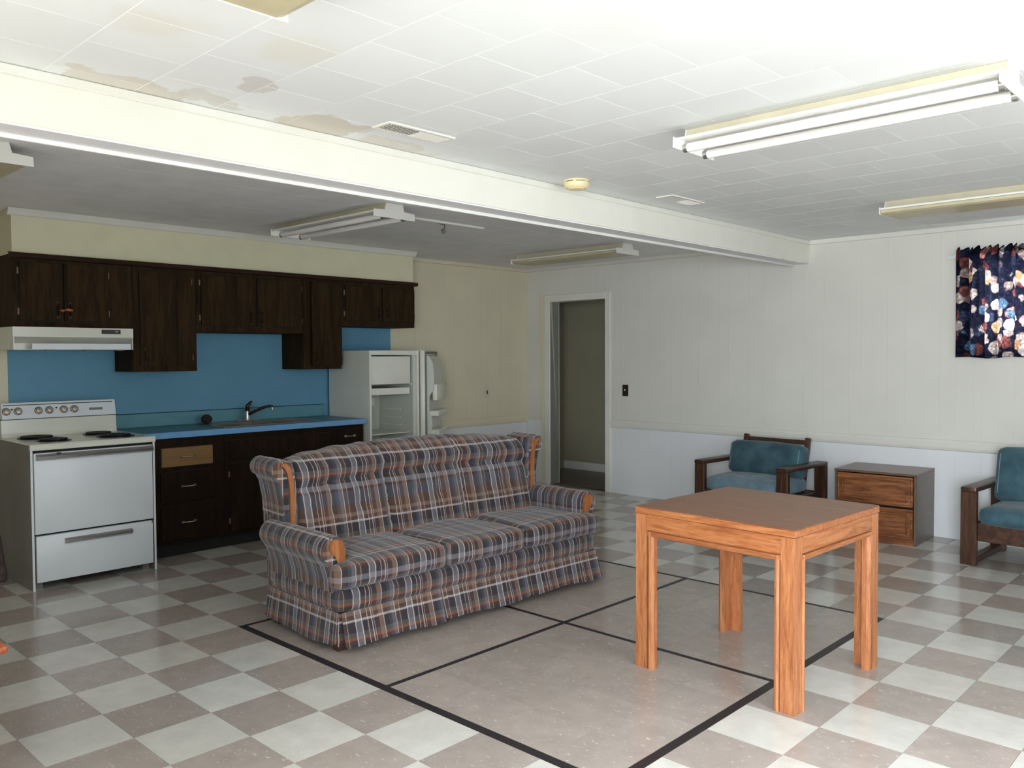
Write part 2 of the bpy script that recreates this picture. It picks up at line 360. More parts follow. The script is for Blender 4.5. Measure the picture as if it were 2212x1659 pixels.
def struct(o, label=None):
    o['kind'] = 'structure'
    if label: o['label'] = label
    return o

# ------------------------------------------------------------------ room dimensions
XW, XR, YB, YF, ZC = -2.64, 5.45, 5.715, -2.9, 2.39
T = .3048
# floor ------------------------------------------------------------
floor = struct(bx('floor', (XW-.15, XR+.15, YF-.15, YB+.14, -.12, -.0035), 'joint'), 'checkered cream and taupe vinyl tile floor')
def tile_mesh(w, d, t, g, mat, up=True):
    """thin slab centred on its cell, 12 triangles"""
    bm = bmesh.new(); B(bm, -w/2+g, w/2-g, -d/2+g, d/2-g, -t if up else 0, 0 if up else t)
    me = bpy.data.meshes.new('floor_tile'); bm.to_mesh(me); bm.free(); me.materials.append(M[mat]); return me
def quad_area(x0, x1, y0, y1, z):
    pts = [project((x, y, z)) for x, y in ((x0, y0), (x1, y0), (x1, y1), (x0, y1))]
    if any(p is None for p in pts): return 0
    if all(p[0] < 0 for p in pts) or all(p[0] > 2212 for p in pts) or all(p[1] < 0 for p in pts) or all(p[1] > 1659 for p in pts): return 0
    return abs(sum(pts[i][0]*pts[(i+1) % 4][1]-pts[(i+1) % 4][0]*pts[i][1] for i in range(4)))/2
shared = {}
def lay_tiles(cells, z, parent, name, up, gap, thick, limit=300):
    cells = sorted(cells, key=lambda c: -quad_area(c[0], c[1], c[2], c[3], z))
    rest = {}
    for k, (x0, x1, y0, y1, mat) in enumerate(cells):
        w, d = round(x1-x0, 4), round(y1-y0, 4)
        if k < limit and quad_area(x0, x1, y0, y1, z) > 60:
            key = (w, d, mat, up)
            if key not in shared: shared[key] = tile_mesh(w, d, thick, gap, mat, up)
            o = bpy.data.objects.new(name, shared[key]); C.objects.link(o); o.parent = parent
            o.location = Vector(((x0+x1)/2, (y0+y1)/2, z)) - base(parent)
        else: rest.setdefault(mat, []).append((x0+gap, x1-gap, y0+gap, y1-gap))
    for mat, cs in rest.items():
        bm = bmesh.new()
        for (x0, x1, y0, y1) in cs: B(bm, x0, x1, y0, y1, z-thick if up else z, z if up else z+thick)
        o = obj(name, bm, mat, parent); o['kind'] = 'stuff'
cells = []
for i in range(-9, 18):
    for j in range(-10, 19):
        x0, x1, y0, y1 = max(i*T, XW), min((i+1)*T, XR), max(j*T, YF), min((j+1)*T, YB)
        if x1-x0 < .01 or y1-y0 < .01: continue
        court = -1 <= i <= 6 and 3 <= j <= 10
        cells.append((x0, x1, y0, y1, 'tile_dark' if court or (i+j) % 2 else 'tile_light'))
lay_tiles(cells, 0, floor, 'floor_tile', True, .0006, .003)
# black tape court
court = thing('floor_tape', 'black tape lines marking a four square court on the tiles', 'tape', (-T, 3*T, 0))
def strip(x0, x1, y0, y1): bx('tape_strip', (x0, x1, y0, y1, .0002, .0012), 'tape', court)
u0, u1, v0, v1, W, w2 = -T, 7*T, 3*T, 11*T, .040, .026
strip(u0, u1, v0, v0+W); strip(u0, u1, v1-W*.6, v1); strip(u0, u0+w2, v0+W, v1-W*.6); strip(u1-W, u1, v0+W, v1-W*.6)
strip(3*T-w2/2, 3*T+w2/2, v0+W, v1-W*.6); strip(u0+w2, 3*T-w2/2, 7*T-w2/2, 7*T+w2/2); strip(3*T+w2/2, u1-W, 7*T-w2/2, 7*T+w2/2)

# ceiling ------------------------------------------------------------
BX0, BX1, BZ = .50, .645, 2.20
ceil = struct(bx('ceiling', (BX1-.05, XR+.15, YF-.15, YB+.14, ZC+.0006, ZC+.12), 'ceil_joint'), 'white tiled ceiling with water stains')
cells = []
for k in range(-10, 21):
    y0, y1 = max(-.275+T*k, YF), min(-.275+T*(k+1), YB)
    if y1-y0 < .01: continue
    off = 1.652 + (0 if k % 2 == 0 else T/2)
    for i in range(-5, 15):
        x0, x1 = max(off+T*i, BX1), min(off+T*(i+1), XR)
        if x1-x0 > .01: cells.append((x0, x1, y0, y1, 'ceil'))
lay_tiles(cells, ZC, ceil, 'ceiling_tile', False, .0020, .0005)
ceilk = struct(bx('ceiling_kitchen', (XW-.15, BX1-.05, YF-.15, YB+.14, ZC+.004, ZC+.12), 'ceil_joint'), 'grey shaded kitchen ceiling behind the beam')
xs = [XW, -1.875, -1.265, -.655, -.045, BX0]
for a, b in zip(xs, xs[1:]):
    y = YF
    while y < YB-.01:
        y2 = min(y+2.44, YB); bx('ceiling_panel', (a+.0012, b-.0012, y+.001, y2-.001, ZC, ZC+.0035), 'ceil_k', ceilk); y = y2
beam = thing('ceiling_beam', 'cream boxed beam crossing the ceiling', 'beam', (BX0, YF, BZ)); del beam['category']; struct(beam)
bx('beam_body', (BX0, BX1, YF, YB, BZ, ZC), 'beam', beam, .004)
bx('beam_trim', (BX1, BX1+.012, YF, YB, ZC-.035, ZC-.001), 'trim', beam, .004)
bx('beam_soffit_board', (BX0+.012, BX1-.006, YF, YB, BZ-.006, BZ), 'ceil_k', beam)
bx('partition_track', (BX0-.004, BX0+.012, YF, YB, BZ-.022, BZ+.004), 'fixture', beam, .004, 2)

# walls ------------------------------------------------------------
def boards(a0, a1, z0, z1, holes, put, name='wall_board'):
    pat = [.10, .205, .14, .255, .115, .18, .215]; a, k = a0, 0
    while a < a1-.004:
        b = min(a+pat[k % len(pat)], a1); k += 1
        segs = [(a, b, z0, z1)]
        for (h0, h1, g0, g1) in holes:
            out = []
            for (p, q, r, s) in segs:
                if q <= h0 or p >= h1 or s <= g0 or r >= g1: out.append((p, q, r, s)); continue
                if p < h0: out.append((p, h0, r, s))
                if q > h1: out.append((h1, q, r, s))
                m0, m1 = max(p, h0), min(q, h1)
                if r < g0: out.append((m0, m1, r, g0))
                if s > g1: out.append((m0, m1, g1, s))
            segs = out
        for (p, q, r, s) in segs:
            if q-p > .006 and s-r > .006: put(name, p+.0005, q-.0005, r, s)
        a = b
DX0, DX1, DZ = -2.285, -1.53, 2.005
WX0, WX1, WZ0, WZ1 = 1.93, 2.93, 1.46, 2.13
bm = bmesh.new()
def wall_rects(a0, a1, z0, z1, holes):
    cuts = sorted({a0, a1, *[h for q in holes for h in q[:2]]})
    for p, q in zip(cuts, cuts[1:]):
        hs = sorted([(h[2], h[3]) for h in holes if h[0] <= p+1e-6 and h[1] >= q-1e-6]); z = z0
        for (g0, g1) in hs:
            if g0 > z+1e-4: yield p, q, z, g0
            z = g1
        if z < z1-1e-4: yield p, q, z, z1
holesB = [(DX0, DX1, 0, DZ), (WX0, WX1, WZ0, WZ1)]
for (p, q, r, s) in wall_rects(XW-.15, XR+.15, 0, ZC+.12, holesB): B(bm, p, q, YB+.0014, YB+.14, r, s)
wallb = struct(obj('wall_back', bm, 'groove'), 'off-white panelled back wall with the doorway')
boards(XW, XR, .70, ZC, holesB, lambda n, p, q, r, s: bx(n, (p, q, YB, YB+.0016, r, s), 'paint', wallb))
boards(XW, XR, 0, .70, holesB, lambda n, p, q, r, s: bx(n, (p, q, YB, YB+.0016, r, s), 'wainscot', wallb), 'wainscot_board')
bm = bmesh.new(); B(bm, XW-.15, XW-.0014, YF-.15, YB+.15, 0, ZC+.12)
walll = struct(obj('wall_left', bm, 'groove'), 'cream panelled kitchen wall')
BY0, BY1 = .51, 3.782
boards(BY1, YB, .70, ZC, [], lambda n, p, q, r, s: bx(n, (XW-.0016, XW, p, q, r, s), 'paint_k', walll))
boards(BY1, YB, 0, .70, [], lambda n, p, q, r, s: bx(n, (XW-.0016, XW, p, q, r, s), 'wainscot', walll), 'wainscot_board')
boards(YF, BY0, 0, ZC, [], lambda n, p, q, r, s: bx(n, (XW-.0016, XW, p, q, r, s), 'paint_k', walll))
bx('blue_panel', (XW-.0014, XW+.003, BY0, BY1, 0, 2.09), 'blue', walll)
# right wall and the wall behind the photographer, with their windows
bm = bmesh.new(); hr = [(-.7, .8, .75, 2.1), (1.0, 2.5, .75, 2.1)]
for (p, q, r, s) in wall_rects(YF-.15, YB+.15, 0, ZC+.12, hr): B(bm, XR, XR+.14, p, q, r, s)
struct(obj('wall_right', bm, 'paint'), 'cream wall with two wide windows')
bm = bmesh.new(); hf = [(.8, 2.8, .6, 2.1), (3.0, 5.2, .6, 2.1)]
for (p, q, r, s) in wall_rects(XW-.15, XR+.15, 0, ZC+.12, hf): B(bm, p, q, YF-.14, YF, r, s)
struct(obj('wall_front', bm, 'paint'), 'cream wall with two tall windows')
wn = [1]
def window(kind, a0, a1, z0, z1, pos, label):
    t = thing('window_%d' % wn[0], label, 'window', (pos, a0, z0) if kind == 'x' else (a0, pos, z0)); del t['category']; struct(t); wn[0] += 1
    def q(n, p0, p1, r, s, d0, d1, m): bx(n, (pos+d0, pos+d1, p0, p1, r, s) if kind == 'x' else (p0, p1, pos+d0, pos+d1, r, s), m, t)
    f = .045; mid = (a0+a1)/2
    q('window_frame', a0, a0+f, z0, z1, -.03, .03, 'trim'); q('window_frame', a1-f, a1, z0, z1, -.03, .03, 'trim')
    q('window_frame', a0+f, a1-f, z0, z0+f, -.03, .03, 'trim'); q('window_frame', a0+f, a1-f, z1-f, z1, -.03, .03, 'trim')
    q('mullion', mid-.02, mid+.02, z0+f, z1-f, -.02, .02, 'trim')
    q('pane', a0+f, mid-.02, z0+f, z1-f, -.003, .003, 'glass'); q('pane', mid+.02, a1-f, z0+f, z1-f, -.003, .003, 'glass')
window('y', WX0, WX1, WZ0, WZ1, YB+.09, 'window behind the floral curtain')
window('x', *hr[0], XR+.09, 'wide window in the right wall nearer the camera')
window('x', *hr[1], XR+.09, 'wide window in the right wall nearer the back')
window('y', *hf[0], YF-.09, 'wide window behind the camera on the kitchen side')
window('y', *hf[1], YF-.09, 'wide window behind the camera on the right')
# door casing, hall
door = thing('door_1', 'open doorway with white casing into the hall', 'doorway', (DX0, YB, 0)); del door['category']; struct(door)
bx('door_jamb', (DX0-.02, DX0, YB, YB+.15, 0, DZ), 'trim', door); bx('door_jamb', (DX1, DX1+.02, YB, YB+.15, 0, DZ), 'trim', door)
bx('door_head', (DX0-.02, DX1+.02, YB, YB+.15, DZ, DZ+.02), 'trim', door)
bx('door_casing', (DX0-.075, DX0, YB-.016, YB, 0, DZ+.075), 'trim', door, .004); bx('door_casing', (DX1, DX1+.07, YB-.016, YB, 0, DZ+.075), 'trim', door, .004)
bx('door_casing', (DX0, DX1, YB-.016, YB, DZ, DZ+.075), 'trim', door, .004)
bx('corner_strip', (DX0-.135, DX0-.08, YB-.010, YB, 0, DZ+.075), 'paint_k', door, .003)
HY = 6.86; HX0, HX1 = -3.05, .6
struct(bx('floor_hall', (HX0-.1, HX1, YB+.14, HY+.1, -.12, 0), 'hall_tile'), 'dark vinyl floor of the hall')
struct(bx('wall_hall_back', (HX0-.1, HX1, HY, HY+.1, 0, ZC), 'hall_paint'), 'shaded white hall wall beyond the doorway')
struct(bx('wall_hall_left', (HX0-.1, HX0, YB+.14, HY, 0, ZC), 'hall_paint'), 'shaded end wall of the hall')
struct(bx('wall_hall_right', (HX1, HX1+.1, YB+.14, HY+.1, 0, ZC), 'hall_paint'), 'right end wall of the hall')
struct(bx('ceiling_hall', (HX0-.1, HX1+.1, YB+.14, HY+.1, ZC, ZC+.1), 'ceil_k'), 'hall ceiling')
struct(bx('baseboard_hall', (HX0, HX1, HY-.014, HY, 0, .10), 'trim', None, .004), 'white baseboard in the hall')
# chair rails and crown strips
def rail_y(x0, x1): 
    bm = bmesh.new(); prism(bm, [(YB, .675), (YB-.010, .68), (YB-.016, .70), (YB-.016, .735), (YB-.008, .755), (YB, .76)], 0, x0, x1); return bm
struct(obj('trim_1', rail_y(DX1+.072, XR), 'paint'), 'painted chair rail along the back wall right of the doorway')
bm = bmesh.new(); prism(bm, [(XW, .675), (XW+.010, .68), (XW+.016, .70), (XW+.016, .735), (XW+.008, .755), (XW, .76)], 1, 3.80, YB)
struct(obj('trim_2', bm, 'paint_k'), 'painted chair rail on the kitchen wall right of the refrigerator')
bm = bmesh.new(); prism(bm, [(YB, ZC-.04), (YB-.014, ZC-.035), (YB-.02, ZC-.001), (YB, ZC-.001)], 0, BX1, XR); struct(obj('trim_3', bm, 'trim'), 'white crown strip above the back wall beside the beam')
bm = bmesh.new(); prism(bm, [(YB, ZC-.04), (YB-.014, ZC-.035), (YB-.02, ZC-.001), (YB, ZC-.001)], 0, XW, BX0); struct(obj('trim_4', bm, 'paint'), 'crown strip above the doorway wall in the kitchen')
bm = bmesh.new(); prism(bm, [(XW, ZC-.04), (XW+.014, ZC-.035), (XW+.02, ZC-.001), (XW, ZC-.001)], 1, 3.81, YB-.02); struct(obj('trim_5', bm, 'paint_k'), 'crown strip above the kitchen wall')
# soffit over the wall cabinets
CF, CY0, CY1 = -2.30, .455, 3.802
soff = struct(bx('wall_soffit', (XW+.001, CF-.012, CY0+.004, CY1-.004, 2.10, ZC-.001), 'soffit'), 'cream soffit above the wall cabinets')
bm = bmesh.new(); pr = [(CF-.012, ZC-.048), (CF+.0, ZC-.042), (CF+.012, ZC-.022), (CF+.026, ZC-.002), (CF-.012, ZC-.002)]; prism(bm, pr, 1, CY0-.02, CY1+.02)
obj('soffit_crown', bm, 'trim', soff)

# ------------------------------------------------------------------ kitchen wall cabinets
def pull(parent, x, y, z, L=.085, mat='bronze', horiz=False):
    bm = bmesh.new(); n = 8; pts = []
    for i in range(n+1):
        t = i/n; a = -L/2+L*t; dx = .002+.024*math.sin(math.pi*t)**.6
        pts.append((x+dx, y+(a if horiz else 0), z+(0 if horiz else a)))
    tube(bm, pts, .0045, 8)
    B(bm, x, x+.004, y-(L/2+.012 if horiz else .008), y-(L/2-.012 if horiz else -.008), z-(.008 if horiz else L/2+.012), z+(.008 if horiz else -L/2+.012))
    B(bm, x, x+.004, y+(L/2-.012 if horiz else -.008), y+(L/2+.012 if horiz else .008), z-(.008 if horiz else -L/2+.012), z+(.008 if horiz else L/2+.012))
    return obj('handle', bm, mat, parent, True)
def hinge(parent, x, y, z): return bx('hinge', (x, x+.006, y-.007, y+.007, z-.022, z+.022), 'hinge', parent, .002)
def wall_cabinet(label, y0, y1, z0, z1, doors, mat='cab', grp='dark wall cabinets'):
    t = thing('wall_cabinet', label, 'cabinet', (XW+.004, y0, z0), 0, grp)
    x0 = XW+.005
    bm = bmesh.new(); B(bm, x0, CF, y0+.001, y1-.001, z0, z1-.001, .0015); obj('body', bm, mat, t)
    for (a, b, c, d, hs) in doors:
        dr = bx('door', (CF+.001, CF+.019, a, b, c, d), mat, t, .003)
        bx('gap_shade', (CF+.0002, CF+.0014, a-.004, b+.004, c-.004, d+.004), 'dark', dr)  # near-black strip paints in the shade of the gap round the door
        yh = b-.035 if hs == 'l' else a+.035
        pull(dr, CF+.019, yh, c+.075)
        ye = a-.004 if hs == 'l' else b+.004
        hinge(dr, CF+.0005, ye, c+.06); hinge(dr, CF+.0005, ye, d-.06)
    return t
wall_cabinet('two door dark cabinet above the white range hood', CY0, 1.212, 1.625, 2.10, [(.49, .752, 1.665, 2.048, 'l'), (.758, 1.045, 1.665, 2.048, 'r')])
wall_cabinet('tall single door dark cabinet right of the range hood', 1.212, 1.684, 1.318, 2.10, [(1.256, 1.643, 1.36, 2.043, 'r')])
wall_cabinet('short two door dark cabinet above the sink', 1.684, 2.605, 1.612, 2.10, [(1.716, 2.155, 1.658, 2.041, 'l'), (2.18, 2.588, 1.658, 2.041, 'r')])
t4 = wall_cabinet('tall narrow dark cabinet with its door ajar beside the refrigerator', 2.605, 2.984, 1.316, 2.10, [])
dh = thing('tmp', 'x', 'x'); bpy.data.objects.remove(dh)
dr = bx('door', (.001, .019, -.318, 0, 1.345, 2.045), 'cab', None, .003); dr.parent = t4; dr.location = (CF-t4.location.x, 2.978-2.605, -1.316); dr.rotation_euler = (0, 0, R(6))
def local_pull(p, x, y, z):
    bm = bmesh.new(); tube(bm, [(x+.002+.024*math.sin(math.pi*i/8)**.6, y, z-.0425+.085*i/8) for i in range(9)], .0045, 8); return obj('handle', bm, 'bronze', p, True, world=False)
local_pull(dr, .019, -.285, 1.42)
for z in (1.41, 1.98): bx('hinge', (0, .006, -.001, .013, z-.022, z+.022), 'bronze', dr, .002, world=False)
wall_cabinet('short two door dark cabinet above the open refrigerator', 2.984, 3.802, 1.685, 2.10, [(3.021, 3.406, 1.733, 2.035, 'l'), (3.424, 3.79, 1.733, 2.035, 'r')])
bm = bmesh.new(); prism(bm, [(CF, 2.068), (CF+.022, 2.074), (CF+.028, 2.088), (CF+.024, 2.104), (CF-.012, 2.108), (CF-.012, 2.101), (CF, 2.101)], 1, CY0-.02, CY1+.025)
tag(obj('cabinet_cornice', bm, 'cab_edge'), 'dark reddish rounded strip along the top of the wall cabinets', 'moulding')
bm = bmesh.new(); tube(bm, [(CF+.046, .722, 1.738), (CF+.050, .74, 1.733), (CF+.040, .755, 1.742), (CF+.044, .775, 1.742), (CF+.05, .80, 1.738)], [.004, .009, .005, .011, .006], 8)
tag(obj('cabinet_tie', bm, 'copper', None, True), 'orange strap tied across the two handles above the range hood', 'strap')

# range hood
hd = thing('range_hood', 'white range hood under the dark cabinet above the stove', 'range hood', (XW+.005, .42, 1.475))
HF = -2.195
bm = bmesh.new(); prism(bm, [(XW+.006, 1.475), (XW+.006, 1.622), (HF, 1.622), (HF, 1.558), (HF-.09, 1.518), (HF-.09, 1.475)], 1, .42, 1.172); obj('shell', bm, 'enamel_cream', hd)
bm = bmesh.new(); prism(bm, [(HF-.089, 1.475), (HF-.089, 1.52), (HF, 1.556), (HF, 1.475)], 1, .422, .428); obj('end_cheek', bm, 'enamel_cream', hd)
bm = bmesh.new(); prism(bm, [(HF-.089, 1.475), (HF-.089, 1.52), (HF, 1.556), (HF, 1.475)], 1, 1.164, 1.170); obj('end_cheek', bm, 'enamel_cream', hd)
bx('lower_lip', (HF-.012, HF-.001, .53, 1.155, 1.476, 1.516), 'enamel', hd, .002)
cp = bx('control_panel', (HF+.0005, HF+.005, .96, 1.085, 1.583, 1.612), 'black', hd, .001)
bx('switch', (HF+.005, HF+.008, 1.05, 1.066, 1.595, 1.602), 'chrome', cp)
for y in (.62, .86, 1.06): bx('lamp_clip', (HF-.06, HF-.02, y, y+.05, 1.469, 1.4755), 'grey', hd)

# ------------------------------------------------------------------ base cabinets and worktop
BF, ZT = -2.05, .857
def base_cabinet(label, y0, y1, hollow=False):
    t = thing('base_cabinet', label, 'cabinet', (XW+.006, y0, 0), 0, 'dark base cabinets')
    if hollow:
        bx('face_frame', (BF-.02, BF, y0+.001, y1-.001, .10, ZT-.001), 'cab_base', t); bx('cabinet_floor', (XW+.006, BF-.02, y0+.001, y1-.001, .10, .118), 'cab_base', t)
        bx('cabinet_side', (XW+.006, BF-.02, y0+.001, y0+.017, .118, ZT-.001), 'cab_base', t); bx('cabinet_side', (XW+.006, BF-.02, y1-.017, y1-.001, .118, ZT-.001), 'cab_base', t)
    else: bx('body', (XW+.006, BF, y0+.001, y1-.001, .10, ZT-.001), 'cab_base', t, .0015)
    bx('toe_kick', (XW+.006, BF-.06, y0+.001, y1-.001, .001, .10), 'dark', t)
    return t
def front(t, name, a, b, c, d, mat='cab_base', h=None, hm='brass'):
    f = bx(name, (BF+.001, BF+.017, a, b, c, d), mat, t, .003)
    bx('gap_shade', (BF+.0002, BF+.0014, a-.004, b+.004, c-.004, d+.004), 'dark', f)
    if h == 'h': pull(f, BF+.017, (a+b)/2, (c+d)/2, .09, hm, True)
    if h == 'l': pull(f, BF+.017, b-.04, d-.08, .085, 'bronze')
    if h == 'r': pull(f, BF+.017, a+.04, d-.08, .085, 'bronze')
    return f
b1 = base_cabinet('dark base cabinet with one pale unfinished drawer front beside the stove', 1.155, 1.76)
front(b1, 'drawer', 1.285, 1.663, .648, .782, 'bare', 'h')['label'] = 'pale unfinished wood drawer front'
bx('keyhole_plate', (BF+.017, BF+.020, 1.498, 1.508, .757, .772), 'brass', b1)
for z0_, z1_ in ((.40, .61), (.125, .37)): front(b1, 'drawer', 1.275, 1.675, z0_, z1_, 'cab_base', 'h')
b2 = base_cabinet('wide dark base cabinet under the sink', 1.76, 2.72, True)
front(b2, 'false_front', 1.80, 2.68, .66, .80)
for f, (a, b, s) in enumerate(((1.80, 2.235, 'l'), (2.245, 2.68, 'r'))):
    dd = front(b2, 'door', a, b, .125, .63, 'cab_base', s)
    for z in (.20, .55): hinge(dd, BF+.0005, 1.795 if s == 'l' else 2.685, z)
b3 = base_cabinet('narrow dark base cabinet beside the refrigerator', 2.72, 3.02)
front(b3, 'drawer', 2.75, 2.99, .70, .82, 'cab_base', 'h'); front(b3, 'door', 2.75, 2.99, .125, .66, 'cab_base', 'l')
# worktop with a cut-out for the sink
SX0, SX1, SY0, SY1 = -2.52, -2.11, 1.80, 2.64
wt = thing('worktop', 'blue laminate worktop with a low blue splashback', 'worktop', (XW+.004, 1.152, ZT))
bm = bmesh.new()
for e in ((XW+.004, SX0, 1.152, 3.032), (SX1, -2.02, 1.152, 3.032), (SX0, SX1, 1.152, SY0), (SX0, SX1, SY1, 3.032)): B(bm, *e, ZT, .895)
obj('slab', bm, 'laminate_top', wt)
bx('front_edge', (-2.02, -2.012, 1.152, 3.032, ZT-.004, .896), 'laminate', wt, .003)
bx('splashback', (XW+.004, XW+.024, 1.152, 3.012, .8955, .996), 'splash', wt, .003)
bx('splash_seam', (XW+.004, XW+.010, 1.152, 3.012, .996, 1.0), 'dark', wt)
sk = thing('kitchen_sink', 'double bowl stainless steel sink set in the blue worktop', 'sink', (SX0, SY0, .70))
bm = bmesh.new(); e = .014
def frame(bm, x0, x1, y0, y1, holes, z0, z1):
    for (p, q, r, s) in wall_rects(y0, y1, x0, x1, holes): B(bm, r, s, p, q, z0, z1)
bowl = [(SY0+.03, SY0+.40, SX0+.07, SX1-.03), (SY0+.44, SY1-.03, SX0+.07, SX1-.03)]
frame(bm, SX0-e, SX1+e, SY0-e, SY1+e, bowl, .8955, .900); obj('rim', bm, 'steel', sk)
for (p, q, r, s) in bowl:
    bm = bmesh.new(); th = .002
    B(bm, r, s, p, q, .74, .742); B(bm, r, r+th, p, q, .742, .8955); B(bm, s-th, s, p, q, .742, .8955); B(bm, r, s, p, p+th, .742, .8955); B(bm, r, s, q-th, q, .742, .8955)
    o = obj('bowl', bm, 'steel', sk)
    bm = bmesh.new(); lathe(bm, [(.005, .7445), (.03, .745), (.038, .7425), (.038, .742)], 16, 2, ((r+s)/2, (p+q)/2, 0)); obj('drain', bm, 'chrome', o, True)
fc = thing('faucet', 'single lever chrome faucet behind the sink', 'faucet', (-2.485, 2.19, .900))
fx, fy = -2.485, 2.19
bx('base_plate', (fx-.025, fx+.025, fy-.10, fy+.10, .9005, .912), 'chrome', fc, .006, 2)
bm = bmesh.new(); lathe(bm, [(.024, .912), (.024, .935), (.02, .97), (.018, .985), (.004, .992)], 16, 2, (fx, fy, 0)); obj('valve_body', bm, 'chrome', fc, True)
bm = bmesh.new(); tube(bm, [(fx+.01, fy+.005, .955), (fx+.05, fy+.05, .985), (fx+.09, fy+.10, 1.012), (fx+.115, fy+.135, 1.022), (fx+.125, fy+.15, 1.02), (fx+.127, fy+.152, .998)], [.014, .012, .011, .011, .012, .012], 10); obj('spout', bm, 'bronze', fc, True)
bm = bmesh.new(); lathe(bm, [(.013, .99), (.0135, 1.012)], 12, 2, (fx+.127, fy+.152, 0)); obj('aerator', bm, 'chrome', fc, True)
bm = bmesh.new(); tube(bm, [(fx, fy, .985), (fx+.008, fy-.004, 1.02), (fx+.02, fy+.02, 1.055), (fx+.028, fy+.032, 1.062)], [.02, .017, .011, .006], 10); obj('lever', bm, 'bronze', fc, True)
bm = bmesh.new(); bmesh.ops.create_icosphere(bm, subdivisions=3, radius=1)
rnd = random.Random(3)
for v in bm.verts:
    k = 1 + .13*math.sin(9*v.co.x+3)*math.cos(8*v.co.y) + .05*rnd.random(); v.co = Vector((v.co.x*.033*k-2.49, v.co.y*.04*k+1.845, v.co.z*.036*k+.936))
tag(obj('scrubbing_ball', bm, 'scrub', None, True), 'small dark brown scrubbing ball on the left edge of the sink', 'scrubber')

# ------------------------------------------------------------------ stove
st = thing('stove', 'white electric stove with four coil burners and six knobs', 'stove', (-1.83, .77, 0))
s0, s1, sf, sb, sz = .393, 1.147, -1.828, -2.50, .893
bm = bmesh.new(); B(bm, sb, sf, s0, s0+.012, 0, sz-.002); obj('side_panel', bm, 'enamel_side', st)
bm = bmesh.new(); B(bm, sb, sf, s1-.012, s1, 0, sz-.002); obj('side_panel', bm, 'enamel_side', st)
bx('front_edge_strip', (sf, sf+.004, s0, s0+.013, 0, sz-.03), 'enamel', st); bx('front_edge_strip', (sf, sf+.004, s1-.013, s1, 0, sz-.03), 'enamel', st)
bx('body', (sb, sf-.03, s0+.013, s1-.013, .06, sz-.01), 'dark', st)
bx('plinth_leg', (sf-.10, sf-.05, s0+.03, s0+.07, 0, .06), 'grey', st); bx('plinth_leg', (sf-.10, sf-.05, s1-.07, s1-.03, 0, .06), 'grey', st)
bm = bmesh.new(); B(bm, sb, sf+.014, s0-.004, s1+.004, sz-.004, sz+.004, .003); B(bm, sf-.01, sf+.014, s0-.004, s1+.004, sz-.034, sz-.003, .003); obj('cooktop', bm, 'enamel_cream', st)
od = bx('oven_door', (sf-.028, sf+.006, s0+.018, s1-.016, .345, .842), 'enamel', st, .006, 2)
bm = bmesh.new(); prism(bm, [(sf+.006, .80), (sf+.022, .798), (sf+.034, .806), (sf+.036, .822), (sf+.024, .834), (sf+.006, .836)], 1, s0+.03, s1-.02); obj('handle', bm, 'chrome', od)
bx('screw_plate', (sf+.02, sf+.032, .535, .56, .829, .840), 'black', od)
wd = bx('warming_drawer', (sf-.028, sf+.006, s0+.022, s1-.020, .048, .334), 'enamel', st, .006, 2)
bm = bmesh.new(); prism(bm, [(sf+.006, .272), (sf+.02, .27), (sf+.03, .278), (sf+.03, .292), (sf+.018, .302), (sf+.006, .302)], 1, .575, .985); obj('handle', bm, 'chrome', wd)
bx('door_latch', (sf+.006, sf+.012, s1-.030, s1-.018, .318, .334), 'grey', st)
bgx = -2.42
bm = bmesh.new(); prism(bm, [(sb, sz+.004), (bgx, sz+.004), (bgx-.006, .925), (bgx-.012, 1.012), (sb, 1.012)], 1, s0+.012, s1-.012); obj('backguard', bm, 'enamel_cream', st)
bx('gap_strip', (sb, bgx-.014, s0+.004, s1-.004, 1.012, 1.018), 'black', st)
bm = bmesh.new(); prism(bm, [(sb, 1.018), (bgx-.004, 1.018), (bgx-.028, 1.118), (bgx-.032, 1.124), (sb, 1.124)], 1, s0+.018, s1-.014); obj('control_panel', bm, 'enamel', st)
sl = (.024/.10)
def cpx(z): return bgx-.004-(z-1.018)*sl
bx('black_stripe', (cpx(1.11)-.004, cpx(1.11)+.001, s0+.03, s1-.03, 1.106, 1.112), 'black', st)
nrm = Vector((1, 0, sl)).normalized()
for y in (.438, .508, .632, .698, .790, .858):
    bm = bmesh.new(); lathe(bm, [(.0235, .0), (.0235, .008), (.019, .010), (.017, .024), (.004, .026)], 20, 2)
    q = Vector((0, 0, 1)).rotation_difference(nrm).to_matrix().to_4x4(); z = 1.068
    bm.transform(Matrix.Translation((cpx(z), y, z)) @ q); k = obj('knob', bm, 'knob', st, True)
    bm = bmesh.new(); lathe(bm, [(.0255, .0), (.0255, .006), (.0236, .0065)], 20, 2); bm.transform(Matrix.Translation((cpx(z), y, z)) @ q); obj('knob_skirt', bm, 'black', k, True)
    bm = bmesh.new(); B(bm, -.002, .002, -.015, .015, .024, .030); bm.transform(Matrix.Translation((cpx(z), y, z)) @ q @ Matrix.Rotation(y*7, 4, 'Z')); obj('knob_grip', bm, 'chrome', k)
for y in (.472, .744): bm = bmesh.new(); lathe(bm, [(.006, 0), (.006, .004), (.002, .005)], 10, 0, (cpx(1.082), y, 1.082)); obj('indicator_lamp', bm, 'black', st, True)
bm = bmesh.new(); lathe(bm, [(.004, 0), (.004, .003)], 8, 0, (cpx(1.08), .565, 1.08)); obj('indicator_lamp', bm, 'chrome', st, True)
bx('nameplate', (cpx(1.062)-.004, cpx(1.062)+.0025, .955, 1.045, 1.055, 1.072), 'grey', st)
